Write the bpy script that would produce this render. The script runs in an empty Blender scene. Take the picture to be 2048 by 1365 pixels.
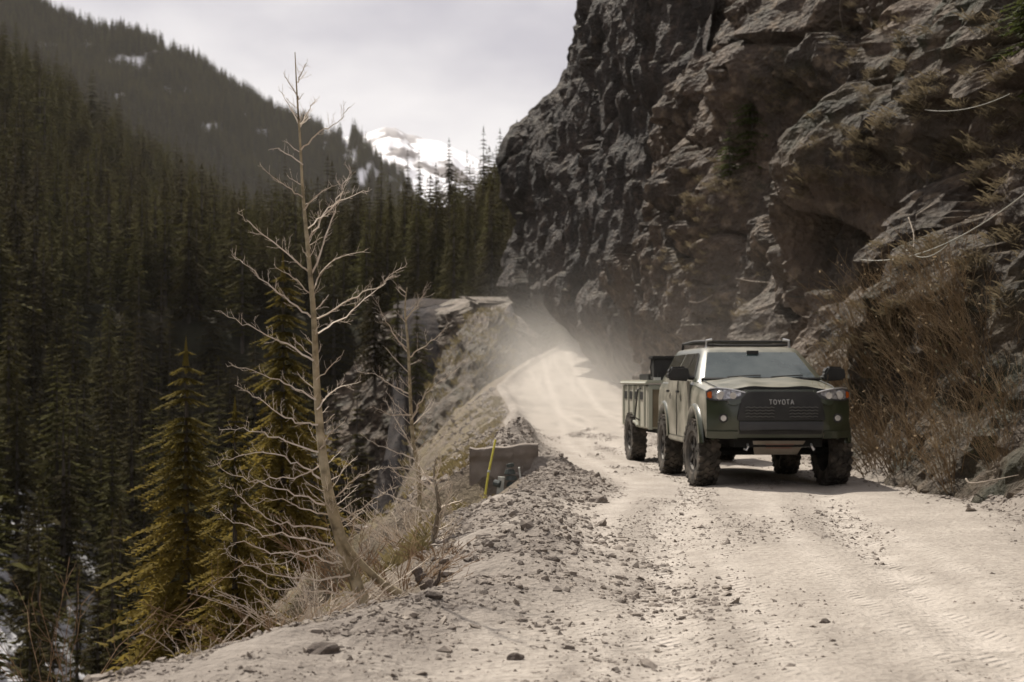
import bpy, bmesh, math, random
import numpy as np
from mathutils import Vector, Matrix

# ------------------------------------------------------------------ camera, sky, sun, exposure
SC = bpy.context.scene
COL = SC.collection
F, CX, HY, EYE = 3413.0, 1024.0, 757.0, 1.36      # focal length in photo pixels, principal column, eye-level row, eye height
cam_d = bpy.data.cameras.new('camera')
cam = bpy.data.objects.new('camera', cam_d); COL.objects.link(cam)
cam.location = (0, 0, EYE); cam.rotation_euler = (math.pi/2, 0, 0)
cam_d.sensor_width = 36; cam_d.lens = 36*F/2048
cam_d.shift_y = (HY-682.5)/2048
cam_d.clip_start = 0.1; cam_d.clip_end = 9000
cam_d.dof.use_dof = True; cam_d.dof.focus_distance = 13.5; cam_d.dof.aperture_fstop = 3.4
SC.camera = cam

SUN = Vector((-0.42, 0.58, 1.0)).normalized()
w = bpy.data.worlds.new('World'); SC.world = w; w.use_nodes = True
nt = w.node_tree; nt.nodes.clear()
N = nt.nodes.new; L = nt.links.new
wo = N('ShaderNodeOutputWorld'); bg = N('ShaderNodeBackground'); bg.inputs[1].default_value = 0.1
sky = N('ShaderNodeTexSky'); sky.sky_type = 'NISHITA'; sky.sun_disc = False
sky.sun_elevation = math.asin(SUN.z); sky.sun_rotation = math.atan2(SUN.x, SUN.y)
sky.dust_density = 2.0; sky.altitude = 2800
tc = N('ShaderNodeTexCoord'); mp = N('ShaderNodeMapping'); mp.inputs['Scale'].default_value = (1.0, 1.0, 2.2)
mp.inputs['Location'].default_value = (0.35, 0.1, 0.5)
nz = N('ShaderNodeTexNoise'); nz.inputs['Scale'].default_value = 4.2; nz.inputs['Detail'].default_value = 6; nz.inputs['Roughness'].default_value = .5
rp = N('ShaderNodeValToRGB')
rp.color_ramp.elements[0].position = .36; rp.color_ramp.elements[0].color = (4.75, 4.5, 4.85, 1)
rp.color_ramp.elements[1].position = .62; rp.color_ramp.elements[1].color = (8.3, 7.9, 7.7, 1)
mx = N('ShaderNodeMix'); mx.data_type = 'RGBA'; mx.inputs[0].default_value = .9
L(tc.outputs['Generated'], mp.inputs[0]); L(mp.outputs[0], nz.inputs['Vector']); L(nz.outputs['Fac'], rp.inputs[0])
L(sky.outputs[0], mx.inputs['A']); L(rp.outputs[0], mx.inputs['B']); L(mx.outputs['Result'], bg.inputs[0]); L(bg.outputs[0], wo.inputs[0])
sun_d = bpy.data.lights.new('sun', 'SUN'); sun_d.energy = 5.0; sun_d.angle = math.radians(.6); sun_d.color = (1, .93, .82)
sun_o = bpy.data.objects.new('sun', sun_d); COL.objects.link(sun_o)
sun_o.rotation_euler = (-SUN).to_track_quat('-Z', 'Y').to_euler()
SC.view_settings.view_transform = 'Standard'; SC.view_settings.look = 'None'
SC.view_settings.exposure = 0.28; SC.view_settings.gamma = 1
SC.render.engine = 'CYCLES'
SC.cycles.use_denoising = True
SC.cycles.max_bounces = 5; SC.cycles.diffuse_bounces = 2; SC.cycles.glossy_bounces = 3; SC.cycles.transparent_max_bounces = 8
SC.cycles.volume_bounces = 1; SC.cycles.volume_step_rate = 1.6; SC.cycles.volume_max_steps = 96
SC.cycles.use_adaptive_sampling = True; SC.cycles.adaptive_threshold = .02
SC.cycles.sample_clamp_indirect = 6

# ------------------------------------------------------------------ helpers
rng = np.random.default_rng(7)
random.seed(7)
def P(px, py, Y):
    return Vector(((px-CX)/F*Y, Y, EYE+(HY-py)/F*Y))
def ss(a, b, x):
    t = np.clip((x-a)/(b-a), 0, 1); return t*t*(3-2*t)
_perm = np.random.default_rng(3).permutation(256); _perm = np.concatenate([_perm, _perm, _perm])
_grad = np.random.default_rng(4).normal(size=(256, 3)); _grad /= np.linalg.norm(_grad, axis=1)[:, None]
def perlin(p):
    p = np.asarray(p, float); i = np.floor(p).astype(np.int64); f = p-i; i &= 255
    u = f*f*f*(f*(f*6-15)+10); out = np.zeros(len(p))
    for dx in (0, 1):
        wx = u[:, 0] if dx else 1-u[:, 0]
        hx = _perm[(i[:, 0]+dx) & 255]
        for dy in (0, 1):
            wy = u[:, 1] if dy else 1-u[:, 1]
            hy = _perm[hx+((i[:, 1]+dy) & 255)]
            for dz in (0, 1):
                wz = u[:, 2] if dz else 1-u[:, 2]
                g = _grad[_perm[hy+((i[:, 2]+dz) & 255)]]
                out += wx*wy*wz*((f[:, 0]-dx)*g[:, 0]+(f[:, 1]-dy)*g[:, 1]+(f[:, 2]-dz)*g[:, 2])
    return out*1.5
def fbm(p, oct=5, gain=.5, ridged=False):
    a = 1.0; s = np.zeros(len(p)); q = np.array(p, float)
    for k in range(oct):
        n = perlin(q+k*17.3); s += a*((.5-np.abs(n))*2 if ridged else n); a *= gain; q = q*2.03
    return s
_wp = np.random.default_rng(9).random((256, 4))
def worley(p):
    """F1, F2 and the random number of the nearest cell"""
    i = np.floor(p).astype(np.int64); f = p-i
    f1 = np.full(len(p), 9.); f2 = np.full(len(p), 9.); cid = np.zeros(len(p)); wv = np.zeros((len(p), 3))
    for dx in (-1, 0, 1):
        hx = _perm[(i[:, 0]+dx) & 255]
        for dy in (-1, 0, 1):
            hy = _perm[hx+((i[:, 1]+dy) & 255)]
            for dz in (-1, 0, 1):
                r = _wp[_perm[hy+((i[:, 2]+dz) & 255)]]
                q = np.stack([dx+r[:, 0]-f[:, 0], dy+r[:, 1]-f[:, 1], dz+r[:, 2]-f[:, 2]], 1); d = np.einsum('ij,ij->i', q, q)
                c = d < f1; wv[c] = q[c]
                f2 = np.where(c, f1, np.minimum(f2, d)); cid = np.where(c, r[:, 3], cid); f1 = np.where(c, d, f1)
    a = cid*6.283*7; tilt = wv[:, 0]*np.cos(a)+wv[:, 1]*np.sin(a)+wv[:, 2]*np.cos(a*1.7+1)
    return np.sqrt(f1), np.sqrt(f2), cid, tilt
def nme(name, V, Fc, m=None, smooth=False, attrs=None):
    """mesh data from arrays"""
    V = np.asarray(V, np.float32); Fc = np.asarray(Fc, np.int32); k = Fc.shape[1]
    me = bpy.data.meshes.new(name)
    me.vertices.add(len(V)); me.vertices.foreach_set('co', V.ravel())
    me.loops.add(Fc.size); me.loops.foreach_set('vertex_index', Fc.ravel())
    me.polygons.add(len(Fc)); me.polygons.foreach_set('loop_start', np.arange(0, Fc.size, k, dtype=np.int32))
    me.update(calc_edges=True)
    me.polygons.foreach_set('use_smooth', np.full(len(Fc), smooth))
    for a, vals in (attrs or {}).items():
        at = me.attributes.new(a, 'FLOAT', 'POINT'); at.data.foreach_set('value', np.asarray(vals, np.float32))
    if m: me.materials.append(m)
    return me
def link(name, me, parent=None, loc=None):
    o = bpy.data.objects.new(name, me); COL.objects.link(o)
    if parent: o.parent = parent
    if loc is not None: o.location = loc
    return o
def tag(o, label=None, cat=None, group=None, kind=None):
    for k, v in (('label', label), ('category', cat), ('group', group), ('kind', kind)):
        if v: o[k] = v
    return o
def empty(name, loc=(0, 0, 0), rz=0, **kw):
    o = bpy.data.objects.new(name, None); COL.objects.link(o); o.location = loc; o.rotation_euler = (0, 0, rz); o.empty_display_size = .2
    return tag(o, **kw)
def gridf(nu, nv):
    a = np.arange(nu-1)[:, None]*nv+np.arange(nv-1)[None, :]; a = a.ravel()
    return np.stack([a, a+nv, a+nv+1, a+1], 1)
class MB:
    """collects simple shapes into one mesh"""
    def __init__(s): s.v = []; s.f = []
    def add(s, vs, fs):
        b = len(s.v); s.v += [tuple(v) for v in vs]; s.f += [tuple(b+i for i in f) for f in fs]; return s
    def box(s, c, d, rot=None):
        vs = [Vector((x*d[0]/2, y*d[1]/2, z*d[2]/2)) for x in (-1, 1) for y in (-1, 1) for z in (-1, 1)]
        if rot is not None: vs = [rot@v for v in vs]
        return s.add([v+Vector(c) for v in vs], [(0, 1, 3, 2), (4, 6, 7, 5), (0, 4, 5, 1), (2, 3, 7, 6), (0, 2, 6, 4), (1, 5, 7, 3)])
    def tube(s, pts, r, n=6, cap=True):
        pts = [Vector(p) for p in pts]; r = r if hasattr(r, '__len__') else [r]*len(pts)
        vs = []; 
        for i, p in enumerate(pts):
            t = (pts[min(i+1, len(pts)-1)]-pts[max(i-1, 0)]).normalized()
            a = t.cross(Vector((0.31, 0.2, 1)) if abs(t.z) < .95 else Vector((1, .1, 0))).normalized(); b = t.cross(a)
            vs += [p+(a*math.cos(2*math.pi*k/n)+b*math.sin(2*math.pi*k/n))*r[i] for k in range(n)]
        fs = [(i*n+k, i*n+(k+1) % n, (i+1)*n+(k+1) % n, (i+1)*n+k) for i in range(len(pts)-1) for k in range(n)]
        if cap: fs += [tuple(range(n))[::-1], tuple((len(pts)-1)*n+k for k in range(n))]
        return s.add(vs, fs)
    def plate(s, outline, fn, th):
        """outline (u,v) polygon; fn(u,v,d) -> point, d = height over the surface; extruded from d=0 to d=th"""
        n = len(outline)
        top = [fn(u, v, th) for u, v in outline]; bot = [fn(u, v, 0) for u, v in outline]
        return s.add(top+bot, [tuple(range(n))]+[(i, n+i, n+(i+1) % n, (i+1) % n) for i in range(n)])
    def build(s, name, m, parent=None, smooth=False, bevel=0):
        me = bpy.data.meshes.new(name); me.from_pydata(s.v, [], s.f)
        bm = bmesh.new(); bm.from_mesh(me); bmesh.ops.recalc_face_normals(bm, faces=bm.faces)
        if bevel: bmesh.ops.bevel(bm, geom=bm.edges[:], offset=bevel, segments=2, affect='EDGES', clamp_overlap=True)
        bm.to_mesh(me); bm.free()
        if smooth:
            for p in me.polygons: p.use_smooth = True
        me.materials.append(m)
        return link(name, me, parent)
def tubes_np(paths, radii, n=3):
    """many thin tubes -> V, F(quads); paths list of (k,3) arrays"""
    V = []; Fq = []; b = 0
    an = np.arange(n)*2*np.pi/n; ca, sa = np.cos(an), np.sin(an)
    for p, r in zip(paths, radii):
        p = np.asarray(p, float); k = len(p)
        t = np.gradient(p, axis=0); t /= np.linalg.norm(t, axis=1)[:, None]+1e-9
        ref = np.where(np.abs(t[:, 2:3]) < .9, np.array([[.1, .2, 1.]]), np.array([[1., .2, .1]]))
        a = np.cross(t, ref); a /= np.linalg.norm(a, axis=1)[:, None]+1e-9; c = np.cross(t, a)
        r = np.broadcast_to(np.asarray(r, float), (k,))
        ring = p[:, None, :]+(a[:, None, :]*ca[None, :, None]+c[:, None, :]*sa[None, :, None])*r[:, None, None]
        V.append(ring.reshape(-1, 3))
        i = np.arange(k-1)[:, None]*n; j = np.arange(n)[None, :]; j2 = (j+1) % n
        Fq.append((np.stack([i+j, i+j2, i+n+j2, i+n+j], -1).reshape(-1, 4))+b); b += k*n
    return np.concatenate(V), np.concatenate(Fq)

# ------------------------------------------------------------------ materials
def newmat(name):
    m = bpy.data.materials.new(name); m.use_nodes = True
    t = m.node_tree; b = t.nodes['Principled BSDF']
    return m, t, b
def M(name, cols, scale=4, rough=.8, bump=0, bscale=None, metallic=0, detail=5, spec=.3, coat=0, dist=.02, objrand=0):
    m, t, b = newmat(name); n = t.nodes.new; l = t.links.new
    b.inputs['Roughness'].default_value = rough; b.inputs['Metallic'].default_value = metallic
    b.inputs['Specular IOR Level'].default_value = spec; b.inputs['Coat Weight'].default_value = coat
    if len(cols) == 1: b.inputs['Base Color'].default_value = (*cols[0], 1)
    tcn = n('ShaderNodeTexCoord'); vec = tcn.outputs['Object']
    if len(cols) > 1:
        z = n('ShaderNodeTexNoise'); z.inputs['Scale'].default_value = scale; z.inputs['Detail'].default_value = detail
        l(vec, z.inputs['Vector'])
        r = n('ShaderNodeValToRGB'); e = r.color_ramp.elements
        while len(e) < len(cols): e.new(.5)
        for i, c in enumerate(cols): e[i].position = .3+.4*i/(len(cols)-1); e[i].color = (*c, 1)
        l(z.outputs['Fac'], r.inputs[0]); out = r.outputs[0]
        if objrand:
            oi = n('ShaderNodeObjectInfo'); h = n('ShaderNodeHueSaturation')
            mr = n('ShaderNodeMapRange'); mr.inputs[3].default_value = 1-objrand; mr.inputs[4].default_value = 1+objrand
            l(oi.outputs['Random'], mr.inputs[0]); l(mr.outputs[0], h.inputs['Value']); l(out, h.inputs['Color'])
            m2 = n('ShaderNodeMapRange'); m2.inputs[3].default_value = .475; m2.inputs[4].default_value = .515
            l(oi.outputs['Random'], m2.inputs[0]); l(m2.outputs[0], h.inputs['Hue']); out = h.outputs[0]
        l(out, b.inputs['Base Color'])
    if bump:
        z2 = n('ShaderNodeTexNoise'); z2.inputs['Scale'].default_value = bscale or scale*4; z2.inputs['Detail'].default_value = 6
        l(vec, z2.inputs['Vector'])
        bp = n('ShaderNodeBump'); bp.inputs['Strength'].default_value = bump; bp.inputs['Distance'].default_value = dist
        l(z2.outputs['Fac'], bp.inputs['Height']); l(bp.outputs[0], b.inputs['Normal'])
    return m
def mixc(t, fac, a, b):
    x = t.nodes.new('ShaderNodeMix'); x.data_type = 'RGBA'
    for s, v in ((x.inputs[0], fac), (x.inputs['A'], a), (x.inputs['B'], b)):
        if isinstance(v, tuple): s.default_value = (*v, 1)
        elif isinstance(v, (int, float)): s.default_value = v
        else: t.links.new(v, s)
    return x.outputs['Result']
def nfac(t, scale, lo, hi, detail=5, coord='Object', stretch=None, rough=.55):
    n = t.nodes.new; tcn = n('ShaderNodeTexCoord'); v = tcn.outputs[coord]
    if stretch:
        mpn = n('ShaderNodeMapping'); mpn.inputs['Scale'].default_value = stretch; t.links.new(v, mpn.inputs[0]); v = mpn.outputs[0]
    z = n('ShaderNodeTexNoise'); z.inputs['Scale'].default_value = scale; z.inputs['Detail'].default_value = detail; z.inputs['Roughness'].default_value = rough
    t.links.new(v, z.inputs['Vector'])
    r = n('ShaderNodeMapRange'); r.inputs[1].default_value = lo; r.inputs[2].default_value = hi; t.links.new(z.outputs['Fac'], r.inputs[0])
    return r.outputs[0]
def attr(t, name):
    a = t.nodes.new('ShaderNodeAttribute'); a.attribute_name = name; return a.outputs['Fac']
def mathn(t, op, a, b=0.0):
    x = t.nodes.new('ShaderNodeMath'); x.operation = op; x.use_clamp = False
    for s, v in zip(x.inputs, (a, b)):
        if isinstance(v, (int, float)): s.default_value = v
        else: t.links.new(v, s)
    return x.outputs[0]
def bumpn(t, b, specs):
    prev = None
    for scale, strength, dist, kind in specs:
        tcn = t.nodes.new('ShaderNodeTexCoord')
        z = t.nodes.new('ShaderNodeTexVoronoi' if kind == 'v' else 'ShaderNodeTexNoise'); z.inputs['Scale'].default_value = scale
        if kind != 'v': z.inputs['Detail'].default_value = 7; z.inputs['Roughness'].default_value = .62
        t.links.new(tcn.outputs['Object'], z.inputs['Vector'])
        bp = t.nodes.new('ShaderNodeBump'); bp.inputs['Strength'].default_value = strength; bp.inputs['Distance'].default_value = dist
        t.links.new(z.outputs['Distance' if kind == 'v' else 'Fac'], bp.inputs['Height'])
        if prev: t.links.new(prev, bp.inputs['Normal'])
        prev = bp.outputs[0]
    t.links.new(prev, b.inputs['Normal'])

def rock_mat(name, dark, mid, light, soil, moss, soil_amt=.55):
    m, t, b = newmat(name); b.inputs['Roughness'].default_value = .78; b.inputs['Specular IOR Level'].default_value = .45
    c = mixc(t, nfac(t, .35, .35, .65), dark, mid)
    c = mixc(t, nfac(t, 2.6, .52, .70, 8), c, light)
    c = mixc(t, nfac(t, .8, .5, .66, 6, stretch=(1, 1, .25)), c, tuple(x*.62 for x in dark))
    g = t.nodes.new('ShaderNodeNewGeometry'); sx = t.nodes.new('ShaderNodeSeparateXYZ'); t.links.new(g.outputs['True Normal'], sx.inputs[0])
    up = t.nodes.new('ShaderNodeMapRange'); up.inputs[1].default_value = .45; up.inputs[2].default_value = .85; t.links.new(sx.outputs[2], up.inputs[0])
    veg = mixc(t, nfac(t, 1.1, .45, .6), soil, moss)
    f = mathn(t, 'MULTIPLY', up.outputs[0], nfac(t, .5, .35, .6)); f = mathn(t, 'MULTIPLY', f, soil_amt*1.6)
    f = mathn(t, 'MAXIMUM', f, mathn(t, 'MULTIPLY', attr(t, 'veg'), nfac(t, 1.6, .3, .55)))
    f = mathn(t, 'MINIMUM', f, 1.0)
    c = mixc(t, f, c, veg)
    c = mixc(t, mathn(t, 'MULTIPLY', attr(t, 'dust'), nfac(t, 1.3, .25, .7)), c, (.30, .255, .21))
    t.links.new(c, b.inputs['Base Color'])
    bumpn(t, b, [(2.6, .8, .35, 'n'), (8, .9, .10, 'v'), (20, .9, .06, 'n')])
    return m
mrock = rock_mat('rock', (.058, .044, .033), (.115, .079, .055), (.255, .19, .13), (.085, .062, .036), (.030, .029, .012))
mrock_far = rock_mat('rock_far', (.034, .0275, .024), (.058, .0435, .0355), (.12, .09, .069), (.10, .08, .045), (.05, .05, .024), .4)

# road: packed dust with loose gravel strips
mroad, t, b = newmat('road_dirt'); b.inputs['Roughness'].default_value = .92; b.inputs['Specular IOR Level'].default_value = .25
c = mixc(t, nfac(t, 1.2, .35, .65, 6), (.315, .280, .245), (.40, .358, .315))
c = mixc(t, nfac(t, 14, .45, .7, 6), c, (.27, .238, .207))
c = mixc(t, mathn(t, 'MULTIPLY', attr(t, 'gravel'), nfac(t, 9, .25, .7, 8)), c, (.175, .152, .132))
c = mixc(t, mathn(t, 'MULTIPLY', attr(t, 'track'), nfac(t, 3, .3, .6, 6)), c, (.46, .415, .37))
c = mixc(t, mathn(t, 'MULTIPLY', attr(t, 'berm'), .8), c, (.165, .141, .123))
t.links.new(c, b.inputs['Base Color'])
bumpn(t, b, [(5, .5, .08, 'n'), (24, .6, .02, 'v'), (60, .7, .012, 'n')])
last = b.inputs['Normal'].links[0].from_socket
tcn = t.nodes.new('ShaderNodeTexCoord'); sxx = t.nodes.new('ShaderNodeSeparateXYZ'); t.links.new(tcn.outputs['Object'], sxx.inputs[0])
ph = mathn(t, 'ADD', mathn(t, 'MULTIPLY', sxx.outputs[1], 58.0), mathn(t, 'MULTIPLY', mathn(t, 'PINGPONG', sxx.outputs[0], .11), 70.0))
tr_h = mathn(t, 'MULTIPLY', mathn(t, 'SINE', ph), mathn(t, 'MULTIPLY', attr(t, 'track'), nfac(t, 2.2, .42, .6, 4)))
bpt = t.nodes.new('ShaderNodeBump'); bpt.inputs['Strength'].default_value = .7; bpt.inputs['Distance'].default_value = .012; t.links.new(tr_h, bpt.inputs['Height']); t.links.new(last, bpt.inputs['Normal']); t.links.new(bpt.outputs[0], b.inputs['Normal'])
# slope below the road, forest floor, snow
mground, t, b = newmat('slope_ground'); b.inputs['Roughness'].default_value = .95; b.inputs['Specular IOR Level'].default_value = .2
c = mixc(t, nfac(t, 1.5, .35, .65, 6), (.15, .122, .097), (.225, .187, .148))
c = mixc(t, mathn(t, 'MULTIPLY', attr(t, 'grass'), nfac(t, 1.8, .4, .58, 6)), c, (.195, .16, .085))
c = mixc(t, attr(t, 'rocky'), c, mixc(t, nfac(t, .9, .4, .62, 7), (.045, .041, .043), (.085, .072, .066)))
c = mixc(t, attr(t, 'forest'), c, mixc(t, nfac(t, .3, .4, .6), (.03, .025, .015), (.022, .022, .012)))
c = mixc(t, mathn(t, 'MULTIPLY', attr(t, 'snow'), nfac(t, .35, .46, .52, 6)), c, (.72, .72, .76))
t.links.new(c, b.inputs['Base Color'])
bumpn(t, b, [(1.2, .8, .6, 'n'), (5, .8, .15, 'n'), (18, .6, .05, 'n')])
mmount, t, b = newmat('mountain_forest_floor'); b.inputs['Roughness'].default_value = .95
c = mixc(t, nfac(t, .03, .4, .6), (.04, .037, .035), (.03, .03, .022))
c = mixc(t, mathn(t, 'MULTIPLY', attr(t, 'snow'), 1.0), c, (.78, .78, .82))
t.links.new(c, b.inputs['Base Color'])
mpeak, t, b = newmat('snow_and_rock'); b.inputs['Roughness'].default_value = .7
c = mixc(t, mathn(t, 'MULTIPLY', attr(t, 'rocky'), nfac(t, .011, .50, .54, 8)), (.82, .82, .86), (.13, .115, .12))
t.links.new(c, b.inputs['Base Color'])

mstone = M('loose_stone', [(.12, .10, .086), (.195, .165, .14), (.30, .258, .218)], scale=9, rough=.85, bump=.4, bscale=60, dist=.01, spec=.4)
mbigstone = M('dark_stone', [(.075, .062, .055), (.15, .12, .10)], scale=7, rough=.85, bump=.5, bscale=30)
mneedle = M('spruce_needles', [(.022, .023, .006), (.056, .048, .013), (.135, .094, .028)], scale=.55, rough=.85, objrand=.4, spec=.08)
mneedle_gold = M('sunlit_spruce_needles', [(.085, .072, .02), (.20, .15, .035), (.38, .28, .06)], scale=1.6, rough=.8, spec=.1)  # lit copy of the spruce needles; golden sunlight put into the colour
mneedle_cliff = M('young_spruce_needles', [(.05, .065, .02), (.10, .11, .03)], scale=1.5, rough=.7)
mbark = M('spruce_bark', [(.05, .042, .035), (.10, .085, .07)], scale=6, rough=.95)
maspen = M('aspen_bark', [(.12, .095, .06), (.30, .245, .155), (.42, .35, .24)], scale=14, rough=.85, bump=.6, bscale=40, dist=.01)
maspen_low = M('aspen_bark_grey', [(.11, .09, .068), (.22, .18, .13)], scale=9, rough=.85, bump=.3, bscale=30)
mtwig = M('pale_twigs', [(.44, .36, .28), (.66, .57, .47)], scale=6, rough=.7)
mtwig_red = M('reddish_twigs', [(.16, .095, .055), (.27, .18, .10)], scale=5, rough=.8)
mshrub = M('dry_shrub_stems', [(.17, .12, .07), (.29, .215, .13), (.45, .365, .25)], scale=2.5, rough=.8)
mleafgreen = M('shrub_leaves', [(.035, .04, .014), (.075, .07, .022)], scale=3, rough=.7)
mgrass = M('dry_grass_blades', [(.105, .082, .05), (.235, .19, .12)], scale=2.5, rough=.8)
mgrass_green = M('greening_grass_blades', [(.14, .115, .05), (.27, .215, .11)], scale=2.5, rough=.8)
def leafy(m, f):
    t = m.node_tree; b = t.nodes['Principled BSDF']; o = t.nodes['Material Output']; tr = t.nodes.new('ShaderNodeBsdfTranslucent'); mxs = t.nodes.new('ShaderNodeMixShader'); mxs.inputs[0].default_value = f
    t.links.new(b.inputs['Base Color'].links[0].from_socket, tr.inputs[0]); t.links.new(b.outputs[0], mxs.inputs[1]); t.links.new(tr.outputs[0], mxs.inputs[2]); t.links.new(mxs.outputs[0], o.inputs[0])
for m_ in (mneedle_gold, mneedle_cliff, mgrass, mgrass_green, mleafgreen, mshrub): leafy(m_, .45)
leafy(mneedle, .3)
mdead = M('bleached_wood', [(.15, .12, .095), (.34, .29, .235)], scale=7, rough=.85)
mstump = M('weathered_stump_wood', [(.07, .055, .045), (.14, .11, .09)], scale=12, rough=.9, bump=.5)

# ------------------------------------------------------------------ terrain
def ip(y, *pts):
    a = np.array(pts); return np.interp(y, a[:, 0], a[:, 1])
def x_left(y):      # outer lip of the road bench
    x = ip(y, (0, -3.6), (5, -2.5), (7.6, -1.8), (9.8, -.92), (10.8, -.5), (14, -.5), (17.5, -.42), (18.6, -.05), (19.6, .34), (24.0, .34), (24.15, -.58),
              (30, -.35), (38, -.1), (50, -.3), (60, -.1), (68, -.2), (80, -.8), (90, -.1), (100, 1.0), (108, 2.3), (115, 3.4), (126, 4.2), (400, 4.2))
    return x
def x_right(y):
    return ip(y, (0, 7.2), (10, 6.1), (17.3, 5.15), (22.8, 4.75), (35, 5.0), (57, 4.9), (68, 4.8), (85, 4.6), (100, 5.0), (115, 5.6), (400, 5.6))
def x_track(y):
    return ip(y, (0, 1.2), (10, 1.7), (16, 2.3), (22, 3.2), (32, 2.9), (60, 2.6), (100, 2.6))
def z_road(y):
    return ip(y, (0, 0), (45, 0), (60, .06), (68, .18), (75, .6), (85, 1.2), (100, 2.35), (115, 3.6), (122, 3.9), (140, 2.5), (500, 2.5))
def p2(x, y, s, z=0.0):
    return np.stack([x*s, y*s, np.full_like(x, z)], 1)
def gravel_mask(x, y):
    g = fbm(p2(x-x_track(y)*.8, y*.16, 1.3, 3.1), 4)+.25*np.cos((x-x_track(y))*2*np.pi/1.62+np.pi)
    return np.clip(g*1.3+.25, 0, 1)
def z_full(x, y):
    xl = x_left(y); d = xl-x; zr = z_road(y)
    n1 = fbm(p2(x, y, .5, 1.7), 4); n2 = fbm(p2(x, y, 2.2, 5.1), 4)
    # bench: wheel ruts, crown, shoulder rise at the cliff, berm at the lip
    off = np.abs(x-x_track(y)); rut = -.035*np.exp(-((off-.82)/.24)**2)
    zb = zr+rut+.018*n1+.012*n2*np.clip(gravel_mask(x, y)+.3, 0, 1)
    zb += .75*np.clip(x-x_right(y)-.1+.25*n1, 0, 9)*(y < 60)
    inn = x-xl
    bh = ip(y, (0, .10), (9, .10), (11, .12), (13, .20), (17, .17), (20, .14), (23.9, .12), (24.2, .34), (30, .38), (36, .3), (45, .16), (68, .12), (120, .15))
    bw = ip(y, (0, 1.6), (10, 1.2), (14, 1.25), (20, .75), (28, 1.0), (45, .6), (120, .6))
    zb += bh*np.clip(1+.5*n1+.5*n2, .3, 1.7)*np.exp(-((inn-bw*.45)/(bw*.42))**2)
    # slope down to the gorge
    drop = np.interp(d, [0, .25, 2.0, 3.6, 6, 14, 400], [0, -.10, -1.35, -3.2, -8.5, -17, -17])
    rough = np.clip(d, 0, 3)/3
    zl = zr+bh*.35+drop+rough*(.55*n1+.22*n2)
    floor = -17+np.clip(y-95, 0, 200)*.17
    n3 = fbm(p2(x, y, .035, 9.2), 4)
    zo = -17+np.minimum(np.clip(-x-19, 0, None), 80)*.93-np.clip(-x-102, 0, None)*.15+3.5*n3*np.clip((-x-19)/12, 0, 1)
    zl = np.maximum(np.maximum(zl, floor+.6*n1), zo)
    z = np.where(d > 0, zl, zb)
    # spur that carries the far stretch of road, and the forested valley head behind it
    n4 = fbm(p2(x, y, .18, 2.2), 4)
    sp = ss(121, 138.5, y+2.2*n4)*ss(-11.5, -8.0, x+1.2*n4)*(1-ss(-.2, 1.8, x))
    z = np.where(y > 112, np.maximum(z, z*(1-sp)+7.5*sp), z)
    zb2 = 7+np.clip(y-152, 0, 100)*np.interp(x, [-60, -20, -9, -3, 40], [.09, .11, .135, .185, .19])+2.5*n3
    z = np.where(y > 150, np.maximum(z, ss(150, 160, y)*zb2+(1-ss(150, 160, y))*z), z)
    return z

# road sheet
ys = np.concatenate([np.arange(2.0, 30, .06), 30*np.exp(np.arange(0, 1.42, .0045))]); nx = 150
u = np.linspace(0, 1, nx)
Yg = np.repeat(ys, nx); xl = x_left(Yg)-.05; xr = x_right(Yg)+.5
Xg = xl+(xr-xl)*np.tile(u, len(ys))
Zg = z_full(Xg, Yg)+.004
eu = np.tile(np.minimum(u, 1-u), len(ys)); Zg -= .06*(1-np.clip(eu/.02, 0, 1))
berm = np.exp(-(np.clip(Xg-x_left(Yg)-.6*(Yg < 13)-.1, 0, 9)/.6)**2)*np.clip(.75+.6*fbm(p2(Xg, Yg, 1.1, 6.6), 3), .2, 1)*ss(2, 5, Yg)*(1-ss(30, 45, Yg)*.25)
berm = np.maximum(berm, np.clip((Xg-x_right(Yg)+.25)/.35, 0, 1)*.8)
tk = np.zeros(len(Xg))
for off, wd_ in ((0, .20), (.55*np.sin(Yg*.13+.6), .13), (-.5+.4*np.sin(Yg*.09+2), .12)):
    for sd in (-1, 1): tk = np.maximum(tk, np.exp(-((Xg-x_track(Yg)-off-sd*.82)/wd_)**2)*(1 if wd_ > .15 else .7))
road = link('road', nme('road', np.stack([Xg, Yg, Zg], 1), gridf(len(ys), nx), mroad, True, {'gravel': gravel_mask(Xg, Yg)*(1-tk*.8), 'berm': np.clip(berm, 0, 1), 'track': tk*(1-np.clip(berm, 0, 1))}))
tag(road, 'pale dusty dirt road with wheel tracks along the cliff', kind='structure')

# ground sheet in rings round the camera
th = np.radians(np.concatenate([np.linspace(-180, -62, 60)[:-1], np.linspace(-62, -20, 90)[:-1], np.linspace(-20, 4, 290)[:-1], np.linspace(4, 60, 70)[:-1], np.linspace(60, 180, 50)]))
r = 2.2*np.exp(np.linspace(0, math.log(620/2.2), 500))
R_, T_ = np.meshgrid(r, th); Xg = (R_*np.sin(T_)).ravel(); Yg = (R_*np.cos(T_)).ravel()
Zg = z_full(Xg, Yg)
xl = x_left(Yg); xr = x_right(Yg)
ins = np.clip((Xg-xl-.05)/.35, 0, 1)*np.clip((xr+.45-Xg)/.35, 0, 1)*(Yg < 121)
Zg -= .14*ins
d = xl-Xg
forest = np.maximum(ss(14, 19, -Xg), ss(148, 156, Yg))
rocky = np.clip(ss(3.2, 6, d)*ss(20, 40, Yg)*(1-forest)+ss(110, 118, Yg)*(1-ss(138, 141, Yg)), 0, 1)*(1-forest)
grass = .55*ss(.2, 1.0, d)*(1-ss(3.5, 6, d))*ss(12, 22, Yg)
snow = ss(14, 18, -Xg)*(1-ss(31, 38, -Xg))*(1-ss(95, 125, Yg))
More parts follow.
